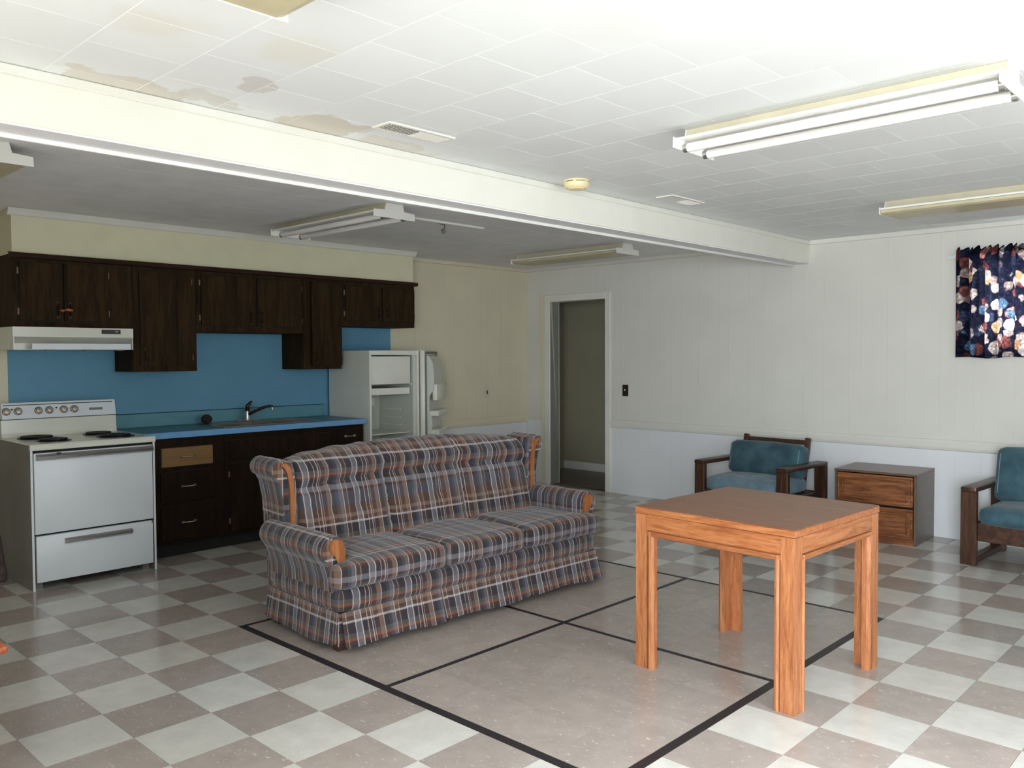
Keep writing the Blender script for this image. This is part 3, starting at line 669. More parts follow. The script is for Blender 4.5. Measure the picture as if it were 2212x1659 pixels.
for (x, y, r) in ((-2.0, .585, .088), (-2.25, .565, .105), (-2.0, .965, .105), (-2.25, .95, .088)):
    bm = bmesh.new(); lathe(bm, [(r+.012, sz+.0042), (r+.012, sz+.008), (r+.004, sz+.0075), (.02, sz+.0045)], 28, 2, (x, y, 0)); bu = obj('burner', bm, 'black', st, True)
    bm = bmesh.new(); n = 90; pts = []
    for i in range(n+1):
        a = i/n*2*math.pi*4; rr = .022+(r-.026)*i/n; pts.append((x+rr*math.cos(a), y+rr*math.sin(a), sz+.015))
    tube(bm, pts, .0065, 6); obj('coil', bm, 'coil', bu, True)

# ------------------------------------------------------------------ refrigerator, open
FX, fy0, fy1, fz = -2.0, 3.055, 3.60, 1.472
fr = thing('refrigerator', 'old white refrigerator standing open beside the worktop', 'refrigerator', (-2.3, 3.33, 0))
bx('side_panel', (-2.60, FX, fy0, fy0+.022, .02, fz), 'fridge', fr, .003); bx('side_panel', (-2.60, FX, fy1-.022, fy1, .02, fz), 'fridge', fr, .003)
bx('top_panel', (-2.60, FX, fy0+.022, fy1-.022, fz-.04, fz), 'fridge', fr, .003); bx('base_panel', (-2.60, FX, fy0+.022, fy1-.022, .02, .16), 'fridge', fr)
bx('back_liner', (-2.60, -2.52, fy0+.022, fy1-.022, .16, fz-.04), 'liner', fr)
bx('side_liner', (-2.52, FX-.03, fy1-.05, fy1-.022, .16, fz-.04), 'liner', fr); bx('side_liner', (-2.52, FX-.03, fy0+.022, fy0+.034, .16, fz-.04), 'liner', fr)
fd = bx('freezer_door', (FX-.06, FX-.03, fy0+.036, fy1-.075, 1.178, 1.422), 'fridge', fr, .006, 2); bx('freezer_box', (-2.515, FX-.061, fy0+.036, fy1-.06, 1.178, 1.41), 'liner', fr)
bx('hinge_tab', (FX-.05, FX-.03, fy1-.075, fy1-.06, 1.165, 1.185), 'liner', fd)
bx('drip_tray', (-2.5, FX-.04, fy0+.036, fy1-.075, 1.087, 1.146), 'fridge', fr, .004)
tb = bx('thermostat_box', (-2.515, -2.36, 3.12, 3.32, .99, 1.07), 'grey', fr, .004); bx('thermostat_dial', (-2.36, -2.335, 3.30, 3.362, .975, 1.05), 'fridge', fr, .003)
bx('lamp_cover', (-2.515, -2.47, 3.12, 3.36, .76, .96), 'fridge', fr, .006)
for z in (.80, .87, .94, .74): bx('shelf_rail', (-2.45, -2.2, fy1-.062, fy1-.05, z-.004, z+.004), 'fridge', fr)
for z in (.745, .50): bx('wire_shelf', (-2.48, FX-.06, fy0+.036, fy1-.062, z-.004, z+.004), 'fridge', fr)
# door folded right back past the side, hinged at the right front corner
dr = bpy.data.objects.new('door', None)
bm = bmesh.new(); B(bm, 0, .045, -.545, 0, .17, fz, .008, 2)
dr = obj('door', bm, 'fridge', fr, True, world=False); dr.location = (-1.965-fr.location.x, 3.636-fr.location.y, 0); dr.rotation_euler = (0, 0, R(218))
bm = bmesh.new()
for e in ((-.012, 0, -.54, -.52, .18, fz-.01), (-.012, 0, -.025, -.005, .18, fz-.01), (-.012, 0, -.52, -.025, fz-.03, fz-.01), (-.012, 0, -.52, -.025, .18, .20)): B(bm, *e)
obj('gasket', bm, 'gasket', dr, world=False)
bm = bmesh.new(); prism(bm, [(0, .20), (-.03, .22), (-.03, .72), (-.055, .78), (-.055, .86), (-.03, .92), (-.03, 1.06), (-.07, 1.12), (-.075, 1.24), (-.065, 1.36), (-.03, 1.42), (0, 1.43)], 1, -.50, -.045)
obj('door_liner', bm, 'liner', dr, world=False)
bx('egg_rack', (-.10, -.055, -.48, -.06, 1.02, 1.17), 'fridge', dr, .012, 2, world=False)
for z in (.93, .76): bx('door_shelf', (-.115, -.03, -.49, -.05, z-.05, z), 'fridge', dr, .006, 1, world=False)
bx('shelf_clip', (-.105, -.06, -.50, -.47, 1.155, 1.16), 'grey', dr, world=False)
bm = bmesh.new(); B(bm, -2.03, -1.985, fy1-.03, fy1+.03, fz, fz+.006); obj('top_hinge', bm, 'fridge', fr)

# ------------------------------------------------------------------ plaid sofa
SO = (0, 1.998, 0)
so = thing('plaid_sofa', 'plaid three seat sofa with rolled arms and honey wood trim', 'sofa', SO, R(-2.5))
def sob(name, bm, mat='plaid', parent=so, smooth=True, off=(0, 0), uv=True, back=False):
    if uv and mat == 'plaid': bmesh.ops.recalc_face_normals(bm, faces=bm.faces); plaid_uv(bm, off, back)
    return obj(name, bm, mat, parent, smooth, world=False, ang=50)
def camel(y): return .925-.055*min(1, (abs(y)/.86)**2.2)
# seat cushions
for ci, (a, b) in enumerate(((-.862, -.288), (-.287, .287), (.288, .862))):
    def df(p, ci=ci, a=a, b=b):
        x, y, z = p
        if ci != 1:
            s = -1 if ci == 0 else 1; t = min(1, max(0, (x-.40)/.035)); t = t*t*(3-2*t)
            rel = max(0, (y-(a+b)/2)*s/((b-a)/2)); y += s*.112*t*rel**3
        z += .006*math.sin(9*y+ci)*math.sin(7*x+2*ci) if z > .39 else 0
        z -= .03*max(0, (.1-x))*(z > .39)
        return Vector((x, y, z))
    bm = bmesh.new(); pillow(bm, -.10, .512, a, b, .305, .432, .035, (.012, 0, .016), 16, df); sob('seat_cushion', bm, off=(.05*ci, .02))
# back cushions with head roll and tufts
for ci, (a, b) in enumerate(((-.855, -.283), (-.281, .281), (.283, .855))):
    def df(p, a=a, b=b, ci=ci):
        x, y, z = p; s = (y-(a+b)/2)/((b-a)/2)
        k = (z-.36)/.54
        if x > -.02:   # front face
            g = math.exp(-((z-.735)/.02)**2); pull_ = sum(math.exp(-((s-q)/.10)**2) for q in (-.72, -.25, .25, .72))
            x -= .022*g*(.7+.6*pull_)
            x += .030*math.exp(-((z-.815)/.05)**2)*(1-.18*pull_)
            low = max(0, min(1, (.735-z)/.30))
            x -= .012*sum(math.exp(-((s-q-.10*math.sin(6*low+ci))/.07)**2) for q in (-.3, .3))*(1-low)
            x -= .015*sum(math.exp(-((s-q)/.12)**2-((z-.60)/.03)**2) for q in (-.3, .3))
            x -= .02*(abs(s) > .9)*(abs(s)-.9)*10
        ztop = camel(y)+.004*math.cos(s*math.pi*.5)+.004*math.sin(s*9+ci)
        z = .36 + k*(ztop-.36)
        x += -.005-.27*(z-.40) - (.35*(z-.84) if z > .84 else 0)
        return Vector((x, y, z))
    bm = bmesh.new(); pillow(bm, -.12, .035, a, b, .36, .90, .036, (.012, 0, 0), 26, df); bc = sob('back_cushion', bm, off=(.11*ci+.03, .025), back=True)
    for q in (-.30, .30):
        bm = bmesh.new(); lathe(bm, [(.002, .008), (.008, .006), (.010, 0)], 10, 0, (-.045, (a+b)/2+q*(b-a)/2, .60)); sob('button', bm, 'plaid', bc)
# back frame
bm = bmesh.new(); prism(bm, [(-.20, .05), (-.13, .42), (-.235, .84), (-.275, .85), (-.29, .80), (-.25, .40), (-.235, .05)], 1, -.93, .93); sob('back_frame', bm)
# front rail and deck
bm = bmesh.new(); pillow(bm, -.20, .482, -.945, .945, .178, .312, .05, (.01, 0, 0), 16); sob('front_rail', bm, off=(.07, .16))
def arc(cx, cy, r, a0, a1, n): return [(cx+r*math.cos(R(a0+(a1-a0)*i/n)), cy+r*math.sin(R(a0+(a1-a0)*i/n))) for i in range(n+1)]
def extrude_uv(name, prof, x0, x1, parent=so, nseg=10, bulge=0, slope=0):
    """closed (y,z) profile swept along x with rounded ends, uv u = x, v = path length"""
    bm = bmesh.new(); L = bm.loops.layers.uv.verify(); n = len(prof)
    cy = sum(p[0] for p in prof)/n; cz = sum(p[1] for p in prof)/n
    ln = [0]
    for i in range(n): q = prof[(i+1) % n]; ln.append(ln[-1]+math.dist(prof[i], q))
    st_ = [(x0, .93), (x0+.015, 1)] + [(x0+.015+(x1-x0-.035)*i/nseg, 1) for i in range(1, nseg)] + [(x1-.02, 1), (x1-.006, .975), (x1, .92)]
    rings = [[bm.verts.new((x, cy+(p[0]-cy)*k, cz+(p[1]-cz)*k+slope*(x-x0))) for p in prof] for x, k in st_]
    for q in range(len(rings)-1):
        for i in range(n):
            f = bm.faces.new((rings[q][i], rings[q][(i+1) % n], rings[q+1][(i+1) % n], rings[q+1][i]))
            for l, (uu, vv) in zip(f.loops, ((st_[q][0], ln[i]), (st_[q][0], ln[i+1]), (st_[q+1][0], ln[i+1]), (st_[q+1][0], ln[i]))): l[L].uv = (uu+3.1, vv+3)
    for ring in (rings[0][::-1], rings[-1]):
        f = bm.faces.new(ring)
        for l in f.loops: l[L].uv = (l.vert.co.y+3, .9-l.vert.co.z+3)
    return sob(name, bm, 'plaid', parent, True, uv=False)
for s in (-1, 1):
    pf = [(-.862, .175), (-.862, .47)] + arc(-.932, .490, .070, 0, 225, 14)[0:] + [(-.962, .41), (-.942, .34), (-.936, .175)]
    pf = [(y*-s, z) for y, z in pf]
    arm = extrude_uv('arm', pf, -.20, .425)
    wf = arc(-.920, .505, .040, -20, 215, 12) + [(-.938, .462), (-.920, .448), (-.912, .42), (-.910, .375), (-.872, .375), (-.872, .44)]
    bm = bmesh.new(); prism(bm, [(y*-s, z) for y, z in wf], 0, .423, .440)
    bmesh.ops.bevel(bm, geom=[e for e in bm.edges if abs(e.verts[0].co.x-.440) < 1e-5 and abs(e.verts[1].co.x-.440) < 1e-5], offset=.005, segments=2, affect='EDGES')
    sob('arm_facing', bm, 'honey', arm)
    # wing beside the back, scrolled outward at the top
    wp = [(-.850, .50), (-.852, .70), (-.868, .83), (-.882, .878)] + arc(-.955, .842, .052, 55, 250, 10) + [(-.955, .76), (-.935, .66), (-.925, .50)]
    wp = [(y*-s, z) for y, z in wp]
    wing = extrude_uv('wing', wp, -.285, -.045, slope=-.02)
    strip_ = [(-.958, .858), (-.948, .870), (-.922, .868), (-.900, .845), (-.886, .78), (-.879, .68), (-.876, .54), (-.902, .54), (-.904, .68), (-.909, .76), (-.918, .82), (-.932, .846), (-.950, .846)]
    bm = bmesh.new(); prism(bm, [(y*-s, z) for y, z in strip_], 0, -.047, -.030); bmesh.ops.bevel(bm, geom=[e for e in bm.edges if abs(e.verts[0].co.x+.030) < 1e-5 and abs(e.verts[1].co.x+.030) < 1e-5], offset=.005, segments=2, affect='EDGES')
    sob('wing_trim', bm, 'honey', wing)
# pleated skirt
def skirt(name, p0, p1, out, z0, z1, flare, n=22, seed=0):
    rn = random.Random(seed); ph = rn.random()*6
    p0, p1, out = Vector(p0), Vector(p1), Vector(out); bm = bmesh.new(); L = bm.loops.layers.uv.verify(); th = .007
    g = []
    for i in range(n+1):
        t = i/n; row = []
        for j in range(5):
            k = j/4; p = p0.lerp(p1, t); wv = .006*math.sin(t*9+ph)*(1-k)
            zz = z0+(z1-z0)*k + (1-k)*.008*math.sin(t*6+ph)+(1-k)*.010*(abs(2*t-1) > .97)
            row.append((p.x+out.x*(flare*(1-k)+wv), p.y+out.y*(flare*(1-k)+wv), zz))
        g.append(row)
    A = [[bm.verts.new(q) for q in r] for r in g]; Bk = [[bm.verts.new((q[0]-out.x*th, q[1]-out.y*th, q[2])) for q in r] for r in g]
    def quad(vs):
        f = bm.faces.new(vs)
        for l in f.loops:
            c = l.vert.co; l[L].uv = ((c.y if abs(out.x) > .5 else c.x)+3.07, .95-c.z+3)
    for i in range(n):
        for j in range(4): quad((A[i][j], A[i+1][j], A[i+1][j+1], A[i][j+1])); quad((Bk[i][j], Bk[i][j+1], Bk[i+1][j+1], Bk[i+1][j]))
        quad((A[i][0], Bk[i][0], Bk[i+1][0], A[i+1][0])); quad((A[i][4], A[i+1][4], Bk[i+1][4], Bk[i][4]))
    for i in (0, n):
        for j in range(4): quad((A[i][j], A[i][j+1], Bk[i][j+1], Bk[i][j]))
    return sob(name, bm, 'plaid', so, True, uv=False)
for k, (a, b) in enumerate(((-.928, -.325), (-.318, .318), (.325, .935))): skirt('skirt_panel', (.484, a, 0), (.484, b, 0), (1, 0, 0), .035, .195, .045, seed=k)
for s in (-1, 1): skirt('skirt_panel', (-.20, .945*s, 0), (.474, .945*s, 0), (0, s, 0), .035, .195, .02, seed=5+s)
skirt('skirt_panel', (-.235, -.93, 0), (-.235, .93, 0), (-1, 0, 0), .035, .195, .01, seed=9)
for a in (-.905, -.3215, .3215, .905):
    bm = bmesh.new(); B(bm, .466, .474, a-.04, a+.04, .035, .19); sob('skirt_pleat', bm, smooth=False)
for x in (-.17, .42):
    for y in (-.9, .9): bm = bmesh.new(); B(bm, x-.025, x+.025, y-.025, y+.025, 0, .18); sob('leg', bm, 'walnut_z', smooth=False)

# ------------------------------------------------------------------ oak table
tb = thing('oak_table', 'square orange oak table with thick moulded legs', 'table', (1.957, 2.255, 0), R(-2.6))
h, TZ = .388, .737
def tbx(name, e, mat, bev=.003, parent=tb, seg=1): return bx(name, e, mat, parent, bev, seg, world=False)
bx('table_top', (-h-.002, h+.002, -h-.002, h+.002, TZ-.004, TZ), 'oak_top', tb, .0015, world=False)
bm = bmesh.new()
for e in ((-h-.003, h+.003, -h-.003, -h+.02), (-h-.003, h+.003, h-.02, h+.003), (-h-.003, -h+.02, -h+.02, h-.02), (h-.02, h+.003, -h+.02, h-.02)): B(bm, *e, TZ-.032, TZ-.0041, .002)
obj('top_edging', bm, 'oak_x', tb, world=False)
LW, LT = .060, .034
for sx in (-1, 1):
    for sy in (-1, 1):
        q = [(0, 0), (LW, 0), (LW, LT), (LT, LT), (LT, LW), (0, LW)]
        bm = bmesh.new(); prism(bm, [(sx*(h-a), sy*(h-b)) for a, b in q], 2, 0, TZ-.034)
        leg = obj('leg', bm, 'oak_z', tb, world=False)
        for ax in (0, 1):   # half-round bead on the inner edge of each face
            bd = [(LW, .014), (LW+.005, .014), (LW+.007, .002), (LW+.015, -.004), (LW+.025, -.001), (LW+.033, .012), (LW+.033, LT), (LW, LT)]
            pts = [(sx*(h-a), sy*(h-b)) if ax == 0 else (sx*(h-b), sy*(h-a)) for a, b in bd]
            bm = bmesh.new(); prism(bm, pts, 2, 0, TZ-.11); obj('bead', bm, 'oak_z', leg, world=False)
for s in (-1, 1):
    ap = tbx('apron', (-h+LW, h-LW, s*h-(.024 if s > 0 else 0)-s*.003, s*h+(.024 if s < 0 else 0)-s*.003, TZ-.105, TZ-.034), 'oak_x', .002)
    bm = bmesh.new(); prism(bm, [(s*(h-a), z) for a, z in ((.013, TZ-.105), (.013, TZ-.109), (.002, TZ-.111), (-.003, TZ-.118), (.0, TZ-.129), (.012, TZ-.136), (.034, TZ-.136), (.034, TZ-.105))], 0, -h+LW, h-LW); obj('apron_bead', bm, 'oak_x', ap, world=False)
    ap = tbx('apron', (s*h-(.024 if s > 0 else 0)-s*.003, s*h+(.024 if s < 0 else 0)-s*.003, -h+LW, h-LW, TZ-.105, TZ-.034), 'oak_y', .002)
    bm = bmesh.new(); prism(bm, [(s*(h-a), z) for a, z in ((.013, TZ-.105), (.013, TZ-.109), (.002, TZ-.111), (-.003, TZ-.118), (.0, TZ-.129), (.012, TZ-.136), (.034, TZ-.136), (.034, TZ-.105))], 1, -h+LW, h-LW); obj('apron_bead', bm, 'oak_y', ap, world=False)

# ------------------------------------------------------------------ armchairs (local +y points to the wall)
def armchair(label, loc, rz, seat_mat, back_top, slump, half=.415):
    t = thing('armchair', label, 'armchair', loc, rz, 'dark wood armchairs by the back wall')
    P = lambda n, e, m, bev=.004, seg=1: bx(n, e, m, t, bev, seg, world=False)
    D, AZ = .66, .527
    for s in (-1, 1):
        xa, xb = sorted((s*half, s*(half-.098)))
        P('armrest', (xa, xb, 0, D, AZ-.034, AZ), 'walnut', .008, 2)
        P('front_leg', (xa, xb, .004, .048, 0, AZ-.034), 'walnut_z'); P('rear_leg', (xa, xb, D-.048, D-.004, 0, AZ-.034), 'walnut_z')
        P('runner', (xa+.02, xb-.02, .048, D-.048, 0, .045), 'walnut'); P('side_rail', (xa+.03, xb-.03, .048, D-.048, .17, .28), 'walnut')
    i = half-.098
    P('seat_rail', (-i, i, .03, .055, .165, .285), 'walnut'); P('rear_rail', (-i, i, D-.07, D-.045, .17, .28), 'walnut'); P('seat_deck', (-i, i, .055, D-.07, .255, .275), 'walnut')
    for s in (-1, 1):   # reclined back posts
        bm = bmesh.new(); B(bm, s*(i-.045)-.02, s*(i-.045)+.02, -.02, .02, 0, .47, .006, 2); bm.transform(Matrix.Translation((0, D-.17, .26)) @ Matrix.Rotation(R(-13), 4, 'X')); obj('back_post', bm, 'walnut_z', t, True, world=False)
    for z in (.43, .29, .15):
        bm = bmesh.new(); B(bm, -i+.06, i-.06, -.012, .012, z-.018, z+.018, .004); bm.transform(Matrix.Translation((0, D-.17, .26)) @ Matrix.Rotation(R(-13), 4, 'X')); obj('back_slat', bm, 'walnut', t, world=False)
    bm = bmesh.new(); pillow(bm, -i+.005, i-.005, .0, D-.13, .276, .398, .05, (0, .012, .02), 12); obj('seat_cushion', bm, seat_mat, t, True, world=False)
    H = back_top-.39
    bm = bmesh.new(); pillow(bm, -i-.01, i+.012, -.075, .075, 0, H, .05, (0, .02, .015), 12)
    bm.transform(Matrix.Translation((-slump, D-.245, .392)) @ Matrix.Rotation(R(-13), 4, 'X') @ Matrix.Rotation(R(-slump*40), 4, 'Y'))
    bc = obj('back_cushion', bm, 'teal', t, True, world=False)
    for s in (-1, 1):
        bm = bmesh.new(); pts = [Vector((s*(i-.02), -.068, .05+(H-.1)*k/6)) for k in range(7)]
        Mx = Matrix.Translation((-slump, D-.245, .392)) @ Matrix.Rotation(R(-13), 4, 'X') @ Matrix.Rotation(R(-slump*40), 4, 'Y')
        tube(bm, [Mx @ p for p in pts], .004, 6); obj('piping', bm, 'teal_light', bc, True, world=False)
    return t
armchair('dark wood armchair with teal cushions and bare back rail behind the table', (.388, 4.975, 0), R(-4), 'teal_light', .668, .0, .435)
armchair('dark wood armchair with teal cushions cut by the right edge under the curtain', (2.49, 4.885, 0), R(-3), 'teal', .765, 0, .42)

# ------------------------------------------------------------------ two-drawer chest
ch = thing('two_drawer_chest', 'low two drawer wooden chest between the armchairs', 'chest', (1.378, 5.455, 0), R(3))
hw, hd_, hz = .298, .245, .534
P = lambda n, e, m, bev=.003, par=ch: bx(n, e, m, par, bev, world=False)
P('top', (-hw-.002, hw+.002, -hd_-.004, hd_, hz-.018, hz), 'chest_top'); P('side_panel', (-hw, -hw+.02, -hd_+.002, hd_, 0, hz-.018), 'chest_side'); P('side_panel', (hw-.02, hw, -hd_+.002, hd_, 0, hz-.018), 'chest_side')
P('back_panel', (-hw+.02, hw-.02, hd_-.012, hd_, 0, hz-.018), 'chest_side'); P('base', (-hw+.02, hw-.02, -hd_+.012, hd_-.012, 0, .05), 'chest')
P('divider', (-hw+.02, hw-.02, -hd_+.008, hd_-.012, .274, .284), 'dark')
for z0_, z1_ in ((.288, .508), (.052, .272)):
    d_ = P('drawer', (-hw+.024, hw-.024, -hd_-.004, -hd_+.012, z0_, z1_), 'chest', .003)
    m_ = .034
    bm = bmesh.new()
    for e in ((-hw+.024+m_, hw-.024-m_, z1_-m_-.012, z1_-m_), (-hw+.024+m_, hw-.024-m_, z0_+m_, z0_+m_+.012), (-hw+.024+m_, -hw+.036+m_, z0_+m_+.012, z1_-m_-.012), (hw-.036-m_, hw-.024-m_, z0_+m_+.012, z1_-m_-.012)):
        B(bm, e[0], e[1], -hd_-.017, -hd_-.004, e[2], e[3], .004)
    obj('drawer_moulding', bm, 'chest', d_, world=False)
    bm = bmesh.new()
    for e in ((-hw+.024, hw-.024, z1_-.016, z1_), (-hw+.024, hw-.024, z0_, z0_+.016), (-hw+.024, -hw+.04, z0_+.016, z1_-.016), (hw-.04, hw-.024, z0_+.016, z1_-.016)):
        B(bm, e[0], e[1], -hd_-.013, -hd_-.004, e[2], e[3], .004)
    obj('drawer_frame', bm, 'chest', d_, world=False)

# ------------------------------------------------------------------ ceiling fittings
def fixture(label, x0, x1, yc, lens):
    t = thing('fluorescent_light', label, 'ceiling light', (x0, yc, ZC), 0, 'twin tube ceiling lights')
    yl = lambda pts: [(yc+a, z) for a, z in pts]
    bm = bmesh.new(); prism(bm, yl([(-.062, ZC-.001), (.062, ZC-.001), (.072, ZC-.045), (-.072, ZC-.045)]), 0, x0+.004, x1-.004); obj('housing', bm, 'fixture_side', t)
    bm = bmesh.new(); prism(bm, yl([(-.072, ZC-.0455), (.072, ZC-.0455), (.158, ZC-.054), (.160, ZC-.066), (.156, ZC-.066), (.150, ZC-.059), (.03, ZC-.051), (0, ZC-.06), (-.03, ZC-.051), (-.150, ZC-.059), (-.156, ZC-.066), (-.160, ZC-.066), (-.158, ZC-.054)]), 0, x0+.005, x1-.005); obj('reflector', bm, 'fixture', t)
    for a, b in ((x0, x0+.0038), (x1-.0038, x1)):
        bm = bmesh.new(); prism(bm, yl([(-.066, ZC-.001), (.066, ZC-.001), (.078, ZC-.044), (.164, ZC-.050), (.166, ZC-.094), (-.166, ZC-.094), (-.164, ZC-.050), (-.078, ZC-.044)]), 0, a, b); obj('end_plate', bm, 'fixture', t)
    if lens:
        bm = bmesh.new(); prism(bm, yl([(-.155, ZC-.067), (.155, ZC-.067), (.150, ZC-.084), (.128, ZC-.092), (-.128, ZC-.092), (-.150, ZC-.084)]), 0, x0+.006, x1-.006); obj('diffuser', bm, 'lens', t)
    else:
        for s in (-1, 1):
            bm = bmesh.new(); tube(bm, [(x0+.022, yc+s*.082, ZC-.083), (x1-.022, yc+s*.082, ZC-.083)], .019, 14); tu = obj('tube', bm, 'tube', t, True)
            for a, b in ((x0+.005, x0+.024), (x1-.024, x1-.005)):
                bm = bmesh.new(); tube(bm, [(a, yc+s*.082, ZC-.083), (b, yc+s*.082, ZC-.083)], .0195, 12); obj('tube_cap', bm, 'chrome', tu, True)
                bx('socket', (a-.001 if a < (x0+x1)/2 else b-.004, a+.004 if a < (x0+x1)/2 else b+.001, yc+s*.082-.012, yc+s*.082+.012, ZC-.078, ZC-.05), 'fixture', t)
    return t
fixture('twin tube light with bare white tubes over the oak table', 1.80, 3.03, 1.965, False)
fixture('twin tube light with bare tubes over the stove end of the kitchen', -1.685, -.47, 2.12, False)
fixture('light with yellowed diffuser near the doorway', -1.80, -.55, 4.745, True)
fixture('light with grey diffuser cut by the right edge above the curtain', 1.785, 3.02, 4.335, True)
fixture('light with diffuser whose corner shows at the top edge', 1.81, 3.03, -.215, True)
fixture('light with diffuser cut by the left edge above the stove', -1.70, -.485, -.125, True)
# raceway with a dangling bracket
bx_ = bx('cable_raceway', (-.80, -.765, 2.30, 3.21, ZC-.016, ZC-.0005), 'fixture', None, .003); tag(bx_, 'thin white cable channel on the kitchen ceiling', 'cable channel')
hk = thing('hanging_bracket', 'small dark metal bracket dangling from the kitchen ceiling', 'bracket', (-.86, 2.88, ZC))
bm = bmesh.new(); tube(bm, [(-.84, 2.80, ZC-.004), (-.83, 2.85, ZC-.006), (-.84, 2.90, ZC-.004)], [.004, .008, .004], 8); obj('bar', bm, 'black', hk)
bm = bmesh.new(); tube(bm, [(-.835, 2.865, ZC-.008), (-.84, 2.88, ZC-.025), (-.845, 2.872, ZC-.04)], .003, 6); obj('wire', bm, 'black', hk)
bm = bmesh.new(); B(bm, -.014, .014, -.014, .014, -.016, .016, .003); bm.transform(Matrix.Translation((-.848, 2.872, ZC-.056)) @ Matrix.Rotation(R(35), 4, 'X') @ Matrix.Rotation(R(20), 4, 'Z')); obj('block', bm, 'grey', hk)
# smoke detector
sd = thing('smoke_detector', 'round yellowed smoke detector on the ceiling beside the beam', 'smoke detector', (.80, 2.385, ZC))
bm = bmesh.new(); lathe(bm, [(.070, -.0005), (.072, -.010)], 28, 2, (.80, 2.385, ZC)); obj('mount_ring', bm, 'smoke', sd, True)
bm = bmesh.new(); lathe(bm, [(.064, -.010), (.064, -.014)], 28, 2, (.80, 2.385, ZC)); obj('slot_ring', bm, 'black', sd, True)
bm = bmesh.new(); lathe(bm, [(.072, -.014), (.070, -.028), (.060, -.042), (.054, -.046), (.046, -.044), (.042, -.050), (.012, -.052)], 28, 2, (.80, 2.385, ZC)); obj('cover', bm, 'smoke', sd, True)
for k in range(6):
    a = k*math.pi/3; bm = bmesh.new(); B(bm, .060, .0715, -.006, .006, -.0145, -.0095); bm.transform(Matrix.Translation((.80, 2.385, ZC)) @ Matrix.Rotation(a, 4, 'Z')); obj('spacer', bm, 'smoke', sd)
# ceiling registers
def register(label, xc, yc):
    t = thing('ceiling_vent', label, 'vent', (xc, yc, ZC), 0, 'ceiling registers')
    hx, hy = .062, .185; z0, z1 = ZC-.008, ZC-.0003
    for e in ((xc-hx, xc+hx, yc-hy, yc-hy+.02), (xc-hx, xc+hx, yc+hy-.02, yc+hy), (xc-hx, xc-hx+.02, yc-hy+.02, yc+hy-.02), (xc+hx-.02, xc+hx, yc-hy+.02, yc+hy-.02)): bx('frame', (*e, z0, z1), 'vent', t, .002)
    bx('backing', (xc-hx+.02, xc+hx-.02, yc-hy+.02, yc+hy-.02, ZC-.0012, ZC-.0004), 'dark', t)
    n = 22
    for k in range(n):
        y = yc-hy+.028+(2*hy-.056)*k/(n-1); ang = R(-38 if k < n/2 else 38)
        bm = bmesh.new(); B(bm, xc-hx+.02, xc+hx-.02, -.0005, .0005, -.0055, .0055); bm.transform(Matrix.Translation((0, y, ZC-.0065)) @ Matrix.Rotation(ang, 4, 'X')); obj('louvre', bm, 'vent', t)
register('white louvred ceiling vent beside the stained tiles', .945, 1.105); register('small white ceiling vent farther along the beam', .90, 3.29)

# ------------------------------------------------------------------ wall plates, curtain
sw = thing('light_switch', 'dark brown light switch plate right of the doorway', 'light switch', (-1.277, YB, 1.063))
bx('plate', (-1.313, -1.241, YB-.006, YB-.0003, 1.005, 1.121), 'plate_dark', sw, .002); bm = bmesh.new(); B(bm, -1.283, -1.273, YB-.018, YB-.006, 1.058, 1.078, .002); obj('toggle', bm, 'plate', sw)
sw = thing('light_switch', 'cream switch plate on the kitchen wall right of the refrigerator', 'light switch', (XW, 5.10, 1.03))
bx('plate', (XW+.0003, XW+.006, 5.04, 5.12, .97, 1.09), 'plate', sw, .002); bx('slot', (XW+.006, XW+.008, 5.072, 5.088, 1.01, 1.05), 'plate_dark', sw)
cr = thing('curtain_rod', 'flat white curtain rod above the window', 'curtain rod', (1.75, YB, 2.15))
bx('rod', (1.75, 3.10, YB-.052, YB-.046, 2.136, 2.166), 'rod', cr, .002); bx('bracket', (1.75, 1.756, YB-.046, YB-.0005, 2.140, 2.162), 'rod', cr); bx('bracket', (3.094, 3.10, YB-.046, YB-.0005, 2.140, 2.162), 'rod', cr)
bm = bmesh.new(); L = bm.loops.layers.uv.verify(); nx, nz = 420, 26; X0, X1, Z0, Z1 = 1.815, 3.08, 1.39, 2.205
rn = random.Random(11); ph = [rn.uniform(0, 6.28) for _ in range(6)]
grid = []
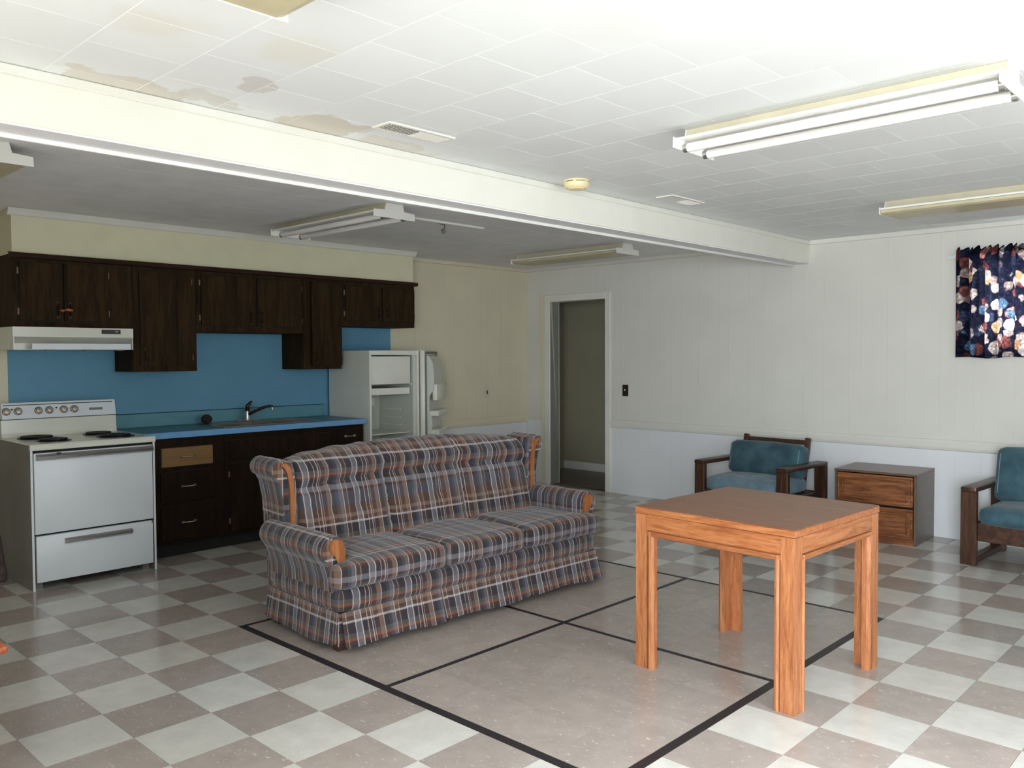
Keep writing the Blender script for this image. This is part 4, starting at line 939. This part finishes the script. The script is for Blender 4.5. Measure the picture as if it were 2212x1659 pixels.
for i in range(nx+1):
    col = []
    for j in range(nz+1):
        s = i/nx; k = j/nz; z = Z0+(Z1-Z0)*k
        q = s*2*math.pi
        amp = .55 + .45*math.sin(3*q+ph[4])*math.sin(5*q+ph[5])
        dx = .026*math.sin(13*q+ph[0])*amp*(1-.4*k) + .006*math.sin(31*q+ph[1])*k
        dy = .020*math.cos(13*q+ph[0]+.4)*(1-.45*k) + .009*math.sin(31*q+ph[2])*(.35+.65*k) + .004*math.sin(7*q+3*k+ph[3])
        if z > 2.13: dy *= .55 if z < 2.172 else .8
        front_ = .022 if z < 2.172 else .0
        zz = z + (.012*math.sin(31*q+ph[1])+.006*math.sin(11*q)) * (1 if j == nz else 0) + (.006*math.sin(4*q) if j == 0 else 0)
        col.append((bm.verts.new((X0+(X1-X0)*s+dx, YB-.052-.016-dy*.8-front_*.3, zz)), s*2.1, k))
    grid.append(col)
for i in range(nx):
    for j in range(nz):
        c = (grid[i][j], grid[i+1][j], grid[i+1][j+1], grid[i][j+1]); f = bm.faces.new([q[0] for q in c])
        for l, q in zip(f.loops, c): l[L].uv = (q[1], q[2]*.82)
tag(obj('floral_curtain', bm, 'curtain', None, True, ang=180), 'dark floral gathered curtain lit from behind at the right edge', 'curtain')

# ------------------------------------------------------------------ things cut by the left edge
lb = thing('leaning_plank', 'dark reddish plank leaning on the wall left of the stove', 'plank', (-2.25, .33, 0))
bm = bmesh.new(); B(bm, -.012, .012, -.04, .03, 0, 1.05, .004); bm.transform(Matrix.Translation((-2.235, .335, .002)) @ Matrix.Rotation(R(4.5), 4, 'X') @ Matrix.Rotation(R(-8), 4, 'Y')); obj('board', bm, 'lean', lb)
bm = bmesh.new(); B(bm, -.010, .010, -.03, .02, 0, .80, .004); bm.transform(Matrix.Translation((-2.20, .27, .002)) @ Matrix.Rotation(R(5), 4, 'X') @ Matrix.Rotation(R(-10), 4, 'Y')); obj('board', bm, 'lean', lb)
rt = thing('side_table', 'low red oak side table whose corner shows at the left edge', 'table', (.30, -.70, 0), R(0))
bm = bmesh.new(); B(bm, .02, .60, -1.0, -.405, .425, .45, .010, 3); obj('table_top', bm, 'red', rt, True)
bm = bmesh.new(); B(bm, .06, .56, -.96, -.445, .36, .4245, .003); obj('apron', bm, 'red', rt)
for x in (.085, .535):
    for y in (-.935, -.47): bx('leg', (x-.025, x+.025, y-.025, y+.025, 0, .36), 'red', rt, .003)
